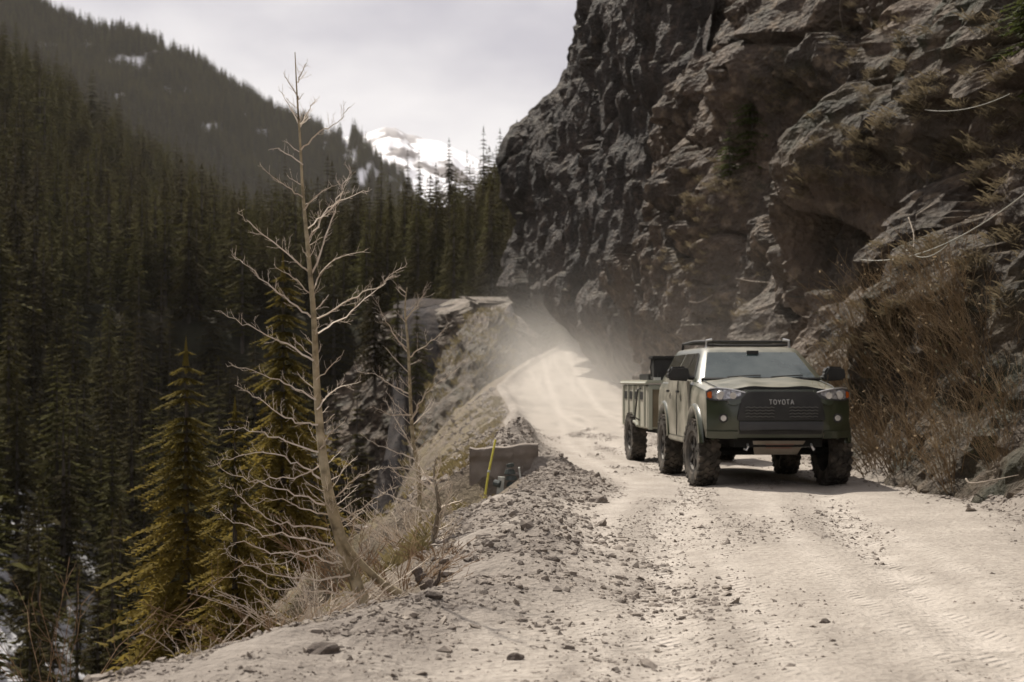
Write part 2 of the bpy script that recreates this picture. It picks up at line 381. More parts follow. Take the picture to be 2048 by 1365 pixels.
ground = link('ground', nme('ground', np.stack([Xg, Yg, Zg], 1), gridf(len(th), len(r)), mground, True, {'forest': forest, 'rocky': rocky, 'grass': grass, 'snow': snow}))
tag(ground, 'earth slope below the road and forest floor across the gorge', kind='structure')

GV = np.stack([Xg, Yg, Zg], 1)
# far stretch of road on the spur
fx = np.linspace(-9.6, -.2, 60); fy = np.linspace(138.2, 143.5, 10)
FX, FY = np.meshgrid(fx, fy, indexing='ij'); FX = FX.ravel(); FY = FY.ravel()
FZ = 7.95-.055*(FX+9)-.9*ss(-2, .6, FX)-.5*ss(-7.5, -9.6, FX)+.10*fbm(p2(FX, FY, .5), 3)
V = np.stack([FX, FY, FZ], 1); k = len(fx)
Vs = np.stack([fx, np.full(k, 138.15), 6.6+.2*perlin(p2(fx, fx*0, .9))], 1)
Ff = gridf(60, 10); skirt = np.array([[len(V)+i, len(V)+i+1, (i+1)*10, i*10] for i in range(k-1)])
fr = link('far_road', nme('far_road', np.concatenate([V, Vs]), np.concatenate([Ff, skirt]), mroad, True, {'gravel': np.zeros(len(V)+k), 'berm': np.zeros(len(V)+k)}))
tag(fr, 'distant stretch of pale road across the gorge', kind='structure')
mb = MB(); mb.plate([(-3.6, 7.15), (-.9, 7.0), (-1.7, 6.0), (-2.6, 5.9)], lambda u, v, dd: (u, 136.9-dd, v), .5)
tag(mb.build('retaining_wall', M('rusty_timber', [(.08, .045, .035), (.13, .075, .055)], rough=.9)), 'dark reddish crib wall holding up the distant road', 'retaining wall')

# far mountain ridge with forest, and the snowy peak
def ridge(name, sil, Yf, depth, slope, m, nu, nv, amp, seed, back=.6):
    sil = np.array(sil, float); px = np.linspace(sil[0, 0], sil[-1, 0], nu); py = np.interp(px, sil[:, 0], sil[:, 1])
    Y0 = Yf(px); k = np.linspace(-.25, 1, nv)*depth
    PX, K = np.meshgrid(px, k, indexing='ij'); PY = np.repeat(py[:, None], nv, 1); YY = np.repeat(Y0[:, None], nv, 1)
    X = (PX-CX)/F*YY+.12*K; Y = YY-K; Z = EYE+(HY-PY)/F*YY-np.where(K > 0, slope*K, -back*K)
    q = np.stack([X.ravel(), Y.ravel(), Z.ravel()+seed*100], 1)
    dz = amp*fbm(q/(amp*9), 6, .5, True)*np.clip(np.abs(K.ravel())/(depth*.15), .0, 1)
    V = q.copy(); V[:, 2] += -seed*100+dz-amp*np.clip(np.abs(K.ravel())/(depth*.15), 0, 1)
    return V, px, K
RS = [(-420, -230), (-150, -120), (-40, -60), (60, 5), (110, 38), (190, 68), (250, 72), (320, 98), (400, 135), (480, 190), (560, 236), (640, 262), (690, 274), (716, 268), (735, 300), (765, 335), (800, 352), (840, 392), (900, 430)]
RV, rpx, RK = ridge('m', RS, lambda p: np.interp(p, [-420, 300, 740, 900], [1050, 1150, 1300, 1320]), 560, .62, None, 220, 150, 9, 3)
rX, rY = CX+F*RV[:, 0]/RV[:, 1], HY-F*(RV[:, 2]-EYE)/RV[:, 1]
sn = np.zeros(len(RV)); sw = fbm(RV*.03, 4)
for a_, b_, rx_, ry_ in ((262, 122, 34, 11), (90, 96, 26, 9), (310, 110, 22, 9), (375, 146, 9, 6), (365, 210, 10, 6), (392, 148, 7, 4), (300, 145, 12, 5), (490, 232, 10, 6), (215, 122, 12, 5), (175, 90, 9, 8), (225, 86, 8, 7), (280, 142, 8, 5), (190, 168, 14, 6), (240, 190, 14, 5), (370, 182, 14, 5), (415, 255, 16, 7), (330, 182, 10, 4), (520, 262, 12, 6),
                         (658, 268, 14, 5), (690, 285, 11, 14), (706, 312, 9, 16), (728, 296, 16, 10), (738, 330, 8, 14), (690, 310, 6, 14), (722, 350, 8, 12), (752, 350, 9, 10), (780, 362, 14, 6), (650, 292, 7, 10), (800, 380, 16, 6)):
    sn = np.maximum(sn, 1.25-np.hypot((rX-a_)/rx_, (rY-b_)/ry_)+.5*sw)
sn = np.clip(sn*2.2, 0, 1)*(RK.ravel() > -20)
mt = link('mountain', nme('mountain', RV, gridf(220, 150), mmount, True, {'snow': sn}))
tag(mt, 'dark forested mountain ridge with patches of snow', kind='structure')
PS = [(560, 420), (650, 350), (700, 292), (735, 266), (770, 254), (792, 256), (812, 268), (832, 271), (856, 280), (880, 283), (910, 298), (940, 310), (985, 330), (1060, 345), (1200, 380)]
PV, ppx, PK = ridge('p', PS, lambda p: np.interp(p, [560, 1200], [2300, 2500]), 500, .35, None, 200, 120, 14, 5)
pk = link('snow_peak', nme('snow_peak', PV, gridf(200, 120), mpeak, True, {'rocky': np.clip(.65+PK.ravel()/200, 0, 1)}))
tag(pk, 'bright snow covered peak at the head of the valley', kind='structure')

# ------------------------------------------------------------------ cliffs
BP = np.array([(9.6, -6), (8.2, 4), (7.0, 10), (5.5, 16), (4.95, 21), (4.95, 27), (5.4, 33), (5.8, 41), (5.7, 49), (5.4, 55), (5.0, 58.5), (5.9, 61), (8.6, 63.5), (9.4, 67), (7.9, 72), (6.3, 78), (5.3, 85), (5.3, 92), (5.7, 100), (6.4, 110), (7.2, 118), (10, 126), (18, 134)], float)
def cliff(t0, t1, du, h1, dh):
    seg = np.linalg.norm(np.diff(BP, axis=0), axis=1); S = np.concatenate([[0], np.cumsum(seg)])
    s0 = np.interp(t0, BP[:, 1], S); s1 = np.interp(t1, BP[:, 1], S)
    s = np.arange(s0, s1, du); s = np.clip(s, 0, S[-1])
    # smooth path
    fx = np.interp(s, S, BP[:, 0]); fy = np.interp(s, S, BP[:, 1])
    ker = np.hanning(int(2.4/du)|1); ker /= ker.sum(); pad = len(ker)//2
    fx = np.convolve(np.pad(fx, pad, 'edge'), ker, 'valid'); fy = np.convolve(np.pad(fy, pad, 'edge'), ker, 'valid')
    tx = np.gradient(fx); ty = np.gradient(fy); l = np.hypot(tx, ty); nxn, nyn = -ty/l, tx/l      # out of the rock, to the road
    h = np.arange(-1.2, h1, dh)
    FXm, H = np.meshgrid(fx, h, indexing='ij'); FYm = np.repeat(fy[:, None], len(h), 1)
    NX = np.repeat(nxn[:, None], len(h), 1); NY = np.repeat(nyn[:, None], len(h), 1)
    # lean back (near wall) and overhang (big cliff)
    near = 1-ss(59.5, 64, FYm)
    ln_near = np.interp(H, [-1.2, 0, 1.2, 2.6, 4.0, 6, 9, 14, 24, 40], [-.4, 0, .45, 1.2, 1.5, 2.4, 3.9, 5.8, 12, 24])
    bankw = 1-ss(29, 36, FYm)
    ln_bank = np.interp(H, [-1.2, 0, 1.2, 2.6, 4.0, 6, 9, 14, 24, 40], [-1.4, 0, 1.1, 2.0, 2.5, 3.2, 4.4, 6.8, 14, 28])
    ln_n = ln_near*(1-bankw)+ln_bank*bankw
    bt = ss(42, 54, FYm); ln_n = ln_n*(1-bt)+bt*np.interp(H, [-1.2, 0, 3, 7, 9, 11, 14.3, 24, 40], [-.2, 0, .1, 0, .5, 1.3, 4.4, 14, 30])
    A = np.interp(FYm, [62, 70, 78, 86, 96, 106, 112, 118, 124, 134], [0, .4, .8, 1.2, 1.8, 2.6, 4.0, 7.0, 9.0, 8])
    hb = np.interp(FYm, [60, 90, 114, 134], [-.8, -.4, 0, 1]) 
    prof = np.interp(H-hb, [-2, .2, .9, 2.5, 4.5, 6.5, 9.2, 11.2, 14.8, 18.8, 23.8, 32, 40], [0, .02, .2, .68, 1.03, .98, .78, .97, .95, .52, -.1, -1.8, -4])
    ln_f = -A*prof+np.interp(H, [0, 6, 20, 40], [0, -.2, .8, 9])*(1-ss(78, 100, FYm))
    lean = ln_n*near+ln_f*(1-near)
    X = FXm-NX*lean; Y = FYm-NY*lean*.6; Z = H+z_road(FYm)*.8
    return X.ravel(), Y.ravel(), Z.ravel(), NX.ravel(), NY.ravel(), FYm.ravel(), H.ravel(), len(s), len(h)
def visible_at(px, py, Vx):
    q = np.abs(CX+F*Vx[:, 0]/Vx[:, 1]-px)+np.abs(HY-F*(Vx[:, 2]-EYE)/Vx[:, 1]-py)
    c = np.where((q < 14) & (Vx[:, 1] > 5))[0]
    if len(c) == 0: c = np.array([np.argmin(np.where(Vx[:, 1] > 5, q, 1e9))])
    return c[np.argmin(Vx[c, 1])]
def build_cliff(name, args, dents, m, sc, label, fq=1.0, rg=1.0):
    X, Y, Z, NX, NY, FY, H, nu, nv = cliff(*args)
    V = np.stack([X, Y, Z], 1)
    disp = np.zeros(len(V))
    for px, py, rad, dep in dents:
        i = visible_at(px, py, V); q = np.sum(((V-V[i])*np.array([1, 1/2.2, 1]))**2, 1); disp += dep*np.exp(-q/rad**2)
    k = np.clip((H+.2)/1.5, 0, 1)
    bank = (1-ss(29, 35, FY))*(1-ss(2.0, 3.4, H+.4*perlin(V*.7)))
    Vz = V*np.array([1, 1, .55])
    disp += (.9*fbm(V*.16, 4)+.55*(fbm(Vz*np.array([.45, .45, .16]), 4, .5, True)-.6))*(.35+.65*k)*sc
    V0 = V; V = V*np.array([fq, fq, fq*(1 if fq == 1 else .62)]); wp_ = fbm(V*.4, 3)[:, None]*.35; dome = lambda a: np.sqrt(np.clip(1-(a*1.05)**2, 0, 1))
    f1, f2, cid, tl = worley(V*np.array([.30, .13, .20])+wp_); disp += ((cid-.5)*1.1+tl*.7+dome(f1)*.5-.45*np.exp(-((f2-f1)/.06)**2))*.8*sc*(1-bank*.9)
    f1, f2, cid, tl = worley(V*np.array([.75, .30, .50])+wp_*1.3); disp += ((cid-.5)*.40+tl*.34+dome(f1)*.30-.22*np.exp(-((f2-f1)/.07)**2))*.75*sc*(1-bank*.8)
    rgh = rg*np.clip(.45+1.2*fbm(V*.22+3, 3), .08, 1.2)
    g1, g2, gid, tl = worley(V*np.array([1.9, .8, 1.5])+fbm(V*1.6, 2)[:, None]*.3); disp += (dome(g1)*.13+(gid-.5)*.11+tl*.10-.06*np.exp(-((g2-g1)/.08)**2))*rgh*sc*(1-bank*.6)
    k1, k2, kid, tl = worley(V*np.array([4.3, 2.2, 3.9])); disp += (dome(k1)*.05+(kid-.5)*.045+tl*.03)*rgh*sc*(1-bank*.2)
    disp += .06*fbm(V*np.array([2.4, 1.2, 2.4]), 4, .55, True)*sc*(1-.5*bank)-.05
    V = V0
    if Y.max() > 100: disp *= np.clip((H+.8)/4.5, .22, 1)
    nz = .25*np.clip(disp, -1, 2)
    V[:, 0] += NX*disp; V[:, 1] += NY*disp; V[:, 2] += nz*.3+.12*perlin(V*1.3+5)*sc
    veg = np.clip(ss(15, 9, 0*FY)+0, 0, 1)*0
    veg = np.clip(1.2*bank+ss(.05, .4, fbm(V*.35+9, 3)+.35*(FY < 42)-.15)*ss(54, 44, FY)*ss(4, 7, H), 0, 1)
    dust = np.clip(1-H/6.0, 0, 1)**1.2*np.where(FY < 64, ss(24, 40, FY)*.75, .6)*(1-bank)
    o = link(name, nme(name, V, gridf(nu, nv)[:, ::-1], m, False, {'veg': veg, 'dust': dust}))
    tag(o, label, kind='structure'); return o, V
dents_near = [(1650, 250, 1.6, -1.7), (1850, 430, 1.3, -1.4), (1790, 520, 1.0, -.8), (1560, 540, 1.2, -1.1), (1600, 330, .8, -.6), (1700, 60, 1.3, -1.0),
              (1560, 180, 1.2, .9), (1420, 420, 1.5, .5), (1600, 110, 1.1, .9), (1760, 330, 1.2, .9), (1690, 430, 1.0, .6), (1560, 640, 1.0, .6), (1420, 640, 1.0, .3), (1660, 690, .7, -.7), (1490, 660, .6, -.6), (1960, 330, 1.1, .8), (1990, 620, .8, .6)]
cliff_near, CVn = build_cliff('cliff_face', (-5, 65.5, .085, 34, .105), dents_near, mrock, .95, 'rugged brown rock wall rising beside the wagon and trailer')
dents_far = [(1260, 250, 3, -1.5), (1240, 480, 2.6, -1.2), (1130, 300, 2.2, .8), (1130, 420, 2.0, .7), (1030, 470, 2.5, .3), (1290, 420, 2, -1.0), (1200, 100, 4, -.8)]
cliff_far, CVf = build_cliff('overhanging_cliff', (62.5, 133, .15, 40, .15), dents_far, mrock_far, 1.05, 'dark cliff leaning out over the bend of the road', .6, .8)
CV = np.concatenate([CVn, CVf])

# rock knob with grass between the bend and the gorge
uu = np.linspace(0, 2*np.pi, 90); vv = np.linspace(0, 1, 60); U, Vv = np.meshgrid(uu, vv, indexing='ij'); U = U.ravel(); Vv = Vv.ravel()
rad = np.sqrt(1-(Vv*.999)**1.6)
K3 = np.stack([-3.7+3.6*rad*np.cos(U)+Vv*2.0, 112+24*rad*np.sin(U)+Vv*9, -8+13.6*Vv], 1)
dsp = .8*fbm(K3*.3, 5)+.5*(.5-worley(K3*.6)[0])+.2*fbm(K3*1.5, 4, .5, True)
K3[:, 0] += np.cos(U)*dsp*.8; K3[:, 2] += dsp*.5; K3[:, 1] += np.sin(U)*dsp
kn = link('rock_knob', nme('rock_knob', K3, gridf(90, 60), mrock, False, {'veg': ss(0, .5, fbm(K3*.6, 3)+.3), 'dust': np.full(len(K3), .22)}))
tag(kn, 'grassy rock knob between the road bend and the gorge', kind='structure')

# ------------------------------------------------------------------ the off-road wagon
def paint_mat(name, base, dusty, rough=.38):
    m, t, b = newmat(name); b.inputs['Roughness'].default_value = rough; b.inputs['Coat Weight'].default_value = .5; b.inputs['Coat Roughness'].default_value = .18
    g = t.nodes.new('ShaderNodeNewGeometry'); sx = t.nodes.new('ShaderNodeSeparateXYZ'); t.links.new(g.outputs['Normal'], sx.inputs[0])
    # road dust on tops and flanks; also paints in their sunlight and nose shade
    up = t.nodes.new('ShaderNodeMapRange'); up.inputs[1].default_value = .55; up.inputs[2].default_value = .95; t.links.new(sx.outputs[2], up.inputs[0])
    sd = mathn(t, 'ABSOLUTE', sx.outputs[0]); sm = t.nodes.new('ShaderNodeMapRange'); sm.inputs[1].default_value = .80; sm.inputs[2].default_value = .97; t.links.new(sd, sm.inputs[0])
    f = mathn(t, 'MAXIMUM', mathn(t, 'MULTIPLY', up.outputs[0], .62), sm.outputs[0]); f = mathn(t, 'MULTIPLY', f, nfac(t, 3.5, .1, .75, 6)); f = mathn(t, 'MULTIPLY', f, dusty)
    c = mixc(t, f, base, (.47, .425, .35)); t.links.new(c, b.inputs['Base Color'])
    rr = t.nodes.new('ShaderNodeMapRange'); rr.inputs[3].default_value = rough; rr.inputs[4].default_value = .85; t.links.new(f, rr.inputs[0]); t.links.new(rr.outputs[0], b.inputs['Roughness'])
    cw = t.nodes.new('ShaderNodeMapRange'); cw.inputs[3].default_value = .5; cw.inputs[4].default_value = 0; t.links.new(f, cw.inputs[0]); t.links.new(cw.outputs[0], b.inputs['Coat Weight'])
    return m
mpaint = paint_mat('dusty_green_paint', (.028, .036, .018), .8, .3)
mtrail = paint_mat('dusty_pale_green_paint', (.36, .37, .30), .85, .5)
mblack = M('black_plastic', [(.014, .014, .014), (.03, .029, .027)], scale=6, rough=.6, spec=.4)
mbar = M('grey_bumper_plastic', [(.035, .037, .042), (.05, .052, .056)], scale=6, rough=.45)
mrubber = M('dusty_tyre_rubber', [(.022, .02, .018), (.055, .048, .04), (.13, .11, .09)], scale=7, rough=.9)
mrim = M('dark_alloy', [(.03, .03, .03), (.10, .09, .08)], scale=8, rough=.5, metallic=.5)
mglass, t, b = newmat('dusty_sky_tint_glass'); b.inputs['Roughness'].default_value = .06; b.inputs['IOR'].default_value = 1.5
t.links.new(mixc(t, nfac(t, 2.2, .3, .75, 4), (.016, .028, .03), (.06, .075, .075)), b.inputs['Base Color'])  # dust film, with teal sky reflection put into the glass colour
mside = M('dark_window_glass', [(.02, .022, .022), (.07, .065, .06)], scale=3, rough=.08, spec=.6, coat=1)
mlens = M('clear_lamp_lens', [(.5, .51, .52), (.8, .81, .82)], scale=14, rough=.12, metallic=.6, spec=.6)
mreflect = M('lamp_reflector', [(.16, .16, .17), (.6, .6, .62)], scale=26, rough=.2, metallic=.5)
mlampdark = M('lamp_housing', [(.05, .05, .055)], rough=.3, spec=.5)
mamber = M('amber_lens', [(.45, .10, .02)], rough=.2)
msilver = M('brushed_silver', [(.55, .55, .55), (.7, .7, .7)], rough=.35, metallic=.7)
mletter = M('grey_letters', [(.34, .34, .33)], rough=.5)
mskid = M('dusty_skid_plate', [(.22, .19, .15), (.34, .30, .25)], scale=5, rough=.7)
mskidred = M('red_skid_plate_print', [(.26, .12, .09), (.30, .2, .16)], scale=9, rough=.7)
mdark = M('underbody', [(.012, .012, .011)], rough=.95)

YAW = math.radians(2.9)
car = empty('offroad_wagon', (3.29, 22.05, -.02), YAW, label='lifted dark green off-road wagon coated in dust, driving towards the viewer', cat='car')
FAX, RAX, WR, WZ = .93, 3.72, .425, .425
def cy(s): return s-FAX                                  # distance behind the nose -> local y
# body shell: sections lofted from nose to tail
ss_ = np.concatenate([np.linspace(.20, .6, 14), np.linspace(.63, 4.5, 118), np.linspace(4.53, 4.83, 8)])
w_ = np.interp(ss_, [.10, .2, .35, .6, 1.0, 3.9, 4.5, 4.75, 4.83], [.80, .865, .905, .925, .935, .935, .915, .87, .80])
zt_ = np.interp(ss_, [.10, .2, .45, .9, 1.35, 1.6, 4.5, 4.83], [1.20, 1.235, 1.275, 1.315, 1.355, 1.37, 1.37, 1.30])
zb_ = np.interp(ss_, [.1, .4, 1.4, 1.5, 3.2, 3.3, 4.3, 4.83], [.68, .60, .57, .55, .55, .57, .62, .70])
ctrl = np.array([0, .07, .2, .45, .66, .82, .92, .97, 1.0])
fr_w = np.array([-.13, -.03, -.008, 0, -.004, -.02, -.055, -.12, -.22])     # outline narrowing up the flank
rows = []
for s, wv, zt, zb in zip(ss_, w_, zt_, zb_):
    v = np.concatenate([np.linspace(0, .9, 26), np.linspace(.92, 1, 7)])
    xx = wv+np.interp(v, ctrl, fr_w); zz = zb+(zt-zb)*v
    hood = np.linspace(xx[-1], 0, 10)[1:]
    cr = .035*(1-(hood/xx[-1])**2)+.022*np.exp(-((hood-.33)/.16)**2)*(s < 1.4)
    rows.append(np.concatenate([np.stack([xx, np.full_like(xx, cy(s)), zz], 1), np.stack([hood, np.full_like(hood, cy(s)), zt+cr], 1)]))
G = np.array(rows); nr, nc = G.shape[:2]
Gm = G[:, :-1][:, ::-1]*np.array([-1, 1, 1]); G = np.concatenate([G, Gm], 1); nc = G.shape[1]
Vb = G.reshape(-1, 3); Fb = gridf(nr, nc)
cen = Vb[Fb].mean(1); keep = np.ones(len(Fb), bool)
for a in (FAX, RAX):
    keep &= ~((np.hypot(cen[:, 1]-cy(a), cen[:, 2]-.47) < .52) & (np.abs(cen[:, 0]) > .6) & (cen[:, 2] < 1.02))
Fb = Fb[keep]
body = link('body', nme('body', Vb, Fb, mpaint, True), car)
MB().add([tuple(p) for p in G[0]], [tuple(range(nc))[::-1]]).build('nose_panel', mblack, car); MB().add([tuple(p) for p in G[-1]], [tuple(range(nc))]).build('tail_panel', mpaint, car)
mb = MB(); mb.box((0, cy(2.4), .86), (1.10, 4.4, .68)); mb.box((0, cy(2.35), .90), (1.78, 1.55, .66)); mb.box((0, cy(.35), .88), (1.45, .30, .45)); mb.box((0, cy(4.5), .92), (1.6, .45, .45)); mb.build('underbody', mdark, car)
for a in (FAX, RAX):
    for sd in (-1, 1):
        mb = MB(); an = [math.radians(d_) for d_ in range(4, 165, 10)]
        ou = [(sd*.93, cy(a)+.525*math.cos(q), .47+.525*math.sin(q)) for q in an]; inn = [(sd*.50, y, z) for _, y, z in ou]
        n = len(an); mb.add(ou+inn, [(i, i+1, n+i+1, n+i) for i in range(n-1)]); mb.build('wheel_arch_liner', mdark, car, True)
for a in (FAX, RAX):
    for sd in (-1, 1):
        mb = MB(); an = [math.radians(d_) for d_ in range(8, 172, 6)]; n = len(an)
        prof = [(.50, .90), (.505, .975), (.575, .965), (.595, .915)]
        vs = []
        for q in an:
            for rr, xx in prof: vs.append((sd*xx, cy(a)+rr*math.cos(q), .47+rr*math.sin(q)*1.0))
        fs = [(i*4+j, i*4+j+1, (i+1)*4+j+1, (i+1)*4+j) for i in range(n-1) for j in range(3)]
        mb.add(vs, fs); mb.build('fender_flare', mpaint, car, True)
# greenhouse
def plan(z, hw, s0, s1, bow):
    pts = []
    for u in np.linspace(-1, 1, 13): pts.append((u*hw, cy(s0+bow*u*u), z))
    for q in np.linspace(0, 1, 9)[1:-1]: pts.append((hw*(1+.02*math.sin(math.pi*q)), cy(s0+bow+(s1-s0-bow)*q), z))
    for u in np.linspace(1, -1, 13): pts.append((u*hw, cy(s1-.06*u*u), z))
    for q in np.linspace(1, 0, 9)[1:-1]: pts.append((-hw*(1+.02*math.sin(math.pi*q)), cy(s0+bow+(s1-s0-bow)*q), z))
    return pts
lv = [plan(1.33, .835, 1.22, 4.76, .10), plan(1.37, .825, 1.26, 4.75, .10), plan(1.745, .655, 1.96, 4.52, .07), plan(1.785, .62, 2.04, 4.47, .07), plan(1.805, .54, 2.16, 4.4, .06)]
n = len(lv[0]); mb = MB(); mb.add([p for l_ in lv for p in l_], [(k*n+i, k*n+(i+1) % n, (k+1)*n+(i+1) % n, (k+1)*n+i) for k in range(4) for i in range(n)]+[tuple(4*n+i for i in range(n))])
mb.build('cab', mpaint, car, True)
def gh(u, q, d, side=0):     # point on the windscreen plane, u across -1..1, q up 0..1
    hw = .825+(.655-.825)*q; s = 1.26+(1.96-1.26)*q+(.10+(.07-.10)*q)*u*u; z = 1.37+(1.745-1.37)*q
    return (u*hw, cy(s)-d*.5, z+d*.86)
grid_u = np.linspace(-.90, .90, 11); mb = MB()
vs = [gh(u*(1.0 if q < .5 else 1.0), q, .006) for q in (.03, .35, .7, .95) for u in grid_u]
mb.add(vs, [(j*11+i, j*11+i+1, (j+1)*11+i+1, (j+1)*11+i) for j in range(3) for i in range(10)]); ws = mb.build('windscreen', mglass, car, True)
mb = MB(); mb.box(gh(.0, .90, .012), (.16, .02, .07)); mb.build('sensor_housing', mblack, ws)
for u0 in (-.55, .15):
    mb = MB(); mb.tube([gh(u0, .0, .03), gh(u0+.25, .05, .025), gh(u0+.55, .09, .02)], .008, 5); mb.build('wiper', mblack, ws)
mb = MB(); mb.tube([gh(u, -.03, .012) for u in np.linspace(-.95, .95, 9)], .022, 6); mb.build('cowl', mblack, car)
def gs(sd, s, q, d):         # point on a side window plane
    s0 = 1.26+.10+(1.96+.07-1.26-.10)*q; hw = .825+(.655-.825)*q
    return (sd*(hw+.014+d*.93), cy(s), 1.37+.375*q+d*.35)
for sd in (-1, 1):
    dr = MB(); dr.plate([(1.42, .60), (2.42, .60), (2.42, 1.345), (1.42, 1.345)], lambda u, v, d, sd=sd: (sd*(.936-max(0, v-1.1)*.10+d), cy(u), v), .010)
    fd = dr.build('front_door', mpaint, car)
    rd = MB().plate([(2.44, .60), (3.16, .60), (3.36, .98), (3.40, 1.345), (2.44, 1.345)], lambda u, v, d, sd=sd: (sd*(.936-max(0, v-1.1)*.10+d), cy(u), v), .010).build('rear_door', mpaint, car)
    for dd, s in ((fd, 2.25), (rd, 3.18)):
        MB().box((sd*.965, cy(s), 1.20), (.03, .17, .035)).build('door_handle', mblack, dd, bevel=.008)
    for nm, o_ in (('front_side_window', [(1.62, .05), (2.40, .05), (2.40, .93), (2.13, .93)]), ('rear_side_window', [(2.47, .05), (3.30, .05), (3.22, .93), (2.47, .93)]), ('quarter_window', [(3.42, .05), (4.50, .12), (4.30, .90), (3.34, .93)])):
        MB().plate(o_, lambda u, v, d, sd=sd: gs(sd, u, v, d), .008).build(nm, mside, car)
    MB().box((sd*.925, cy(2.35), .56), (.06, 1.75, .09)).build('rocker_panel', mpaint, car, bevel=.02)
    # door mirror
    mm = MB(); prof = [(-.5, -.5), (.5, -.42), (.55, .1), (.4, .5), (-.35, .55), (-.55, .1)]
    mm.plate([(a*.27, c_*.19) for a, c_ in prof], lambda u, v, d, sd=sd: (sd*(1.045+u), cy(1.62)+.09-d, 1.435+v), .17)
    mm.build('door_mirror', mblack, car, bevel=.025)
    MB().tube([(sd*.84, cy(1.66), 1.38), (sd*.98, cy(1.62), 1.40)], .03, 6).build('mirror_arm', mblack, car)
# nose: plates bent round the front
def nose(u, v, d):
    a = abs(u); s = .085-.05*(1-(a/.95)**2)+.19*(max(0, a-.58)/.36)**1.9+max(0, v-1.02)*.22+.9*max(0, .80-v)**1.5
    return (u, cy(s)-d, v)
def sub(o_, n=4):            # refine an outline so that it follows the bend
    r_ = []
    for i, p in enumerate(o_):
        q = o_[(i+1) % len(o_)]
        for k in range(n): r_.append((p[0]+(q[0]-p[0])*k/n, p[1]+(q[1]-p[1])*k/n))
    return r_
def noseplate(name, o_, d0, th, m, parent, n=4):
    return MB().plate(sub(o_, n), lambda u, v, d: nose(u, v, d0+d), th).build(name, m, parent)
def strip(name, edges, d0, th, m, parent, rows=5):     # list of (u, v_low, v_high) columns -> bent panel with a rim
    mb = MB(); n = len(edges); q = np.linspace(0, 1, rows)
    vs = [nose(u, lo+(hi-lo)*k, d0+th) for k in q for u, lo, hi in edges]
    mb.add(vs, [(j*n+i, j*n+i+1, (j+1)*n+i+1, (j+1)*n+i) for j in range(rows-1) for i in range(n-1)])
    loop = list(range(n))+[j*n+n-1 for j in range(1, rows)]+[(rows-1)*n+i for i in range(n-2, -1, -1)]+[j*n for j in range(rows-2, 0, -1)]
    rim_ = [vs[i] for i in loop]; bk = [(p[0], p[1]+th+.03, p[2]) for p in rim_]; k = len(loop)
    mb.add(rim_+bk, [(i, (i+1) % k, k+(i+1) % k, k+i) for i in range(k)])
    return mb.build(name, m, parent, True)
U1 = np.linspace(-.5, .5, 13)
bp = strip('front_bumper', [(u, .64, 1.235 if abs(u) < .42 else 1.235-.2*(abs(u)-.42)) for u in np.linspace(-.9, .9, 31)], .0, .01, mpaint, car)
grille = strip('grille', [(u, .86, min(1.215, 1.215-.9*max(0, abs(u)-.40)) if abs(u) < .53 else .9) for u in np.linspace(-.545, .545, 25)], .03, .02, mblack, car)
strip('lower_intake', [(u, .685, .735) for u in U1*1.02], .025, .02, mblack, car)
strip('bumper_bar', [(u, .745-.02*abs(u), .845) for u in U1*1.04], .04, .03, mbar, car)
for k in range(4):
    for sd in (-1, 1):
        mb = MB(); n = 9
        for q in range(5):
            u0 = sd*(.13+q*.072); mb.tube([nose(u0-.036, .90+k*.038, .06), nose(u0, .912+k*.038, .064), nose(u0+.036, .90+k*.038, .06)], .006, 4)
        mb.build('grille_mesh_bar', M('grille_mesh', [(.11, .11, .105)], rough=.45) if k == 0 and sd == -1 else bpy.data.materials['grille_mesh'], grille)
strip('hood_edge_trim', [(u, 1.215-.03*max(0, abs(u)-.38), 1.238-.03*max(0, abs(u)-.38)) for u in np.linspace(-.44, .44, 15)], .012, .012, mpaint, car)
for sd in (-1, 1):
    strip('grille_side_trim', [(sd*u, lo, lo+.075) for u, lo in ((.41, 1.155), (.47, 1.105), (.54, 1.055), (.60, 1.045), (.66, 1.06))][::sd], .028, .02, mpaint, car)
# raised letters
LW, LH, LT = .036, .055, .010
segs = {'T': [((0, 1), (1, 1)), ((.5, 0), (.5, 1))], 'Y': [((0, 1), (.5, .5)), ((1, 1), (.5, .5)), ((.5, .5), (.5, 0))],
        'A': [((0, 0), (.5, 1)), ((.5, 1), (1, 0)), ((.22, .35), (.78, .35))],
        'O': [((.25, 0), (.75, 0)), ((.75, 0), (1, .3)), ((1, .3), (1, .7)), ((1, .7), (.75, 1)), ((.75, 1), (.25, 1)), ((.25, 1), (0, .7)), ((0, .7), (0, .3)), ((0, .3), (.25, 0))]}
mb = MB()
for i, ch in enumerate('TOYOTA'):
    x0 = -.155+i*.0535
    for (a, b_), (c_, d_) in segs[ch]:
        mb.tube([nose(x0+a*LW, 1.058+b_*LH, .062), nose(x0+c_*LW, 1.058+d_*LH, .062)], .0062, 5)
mb.build('lettering', mletter, grille)
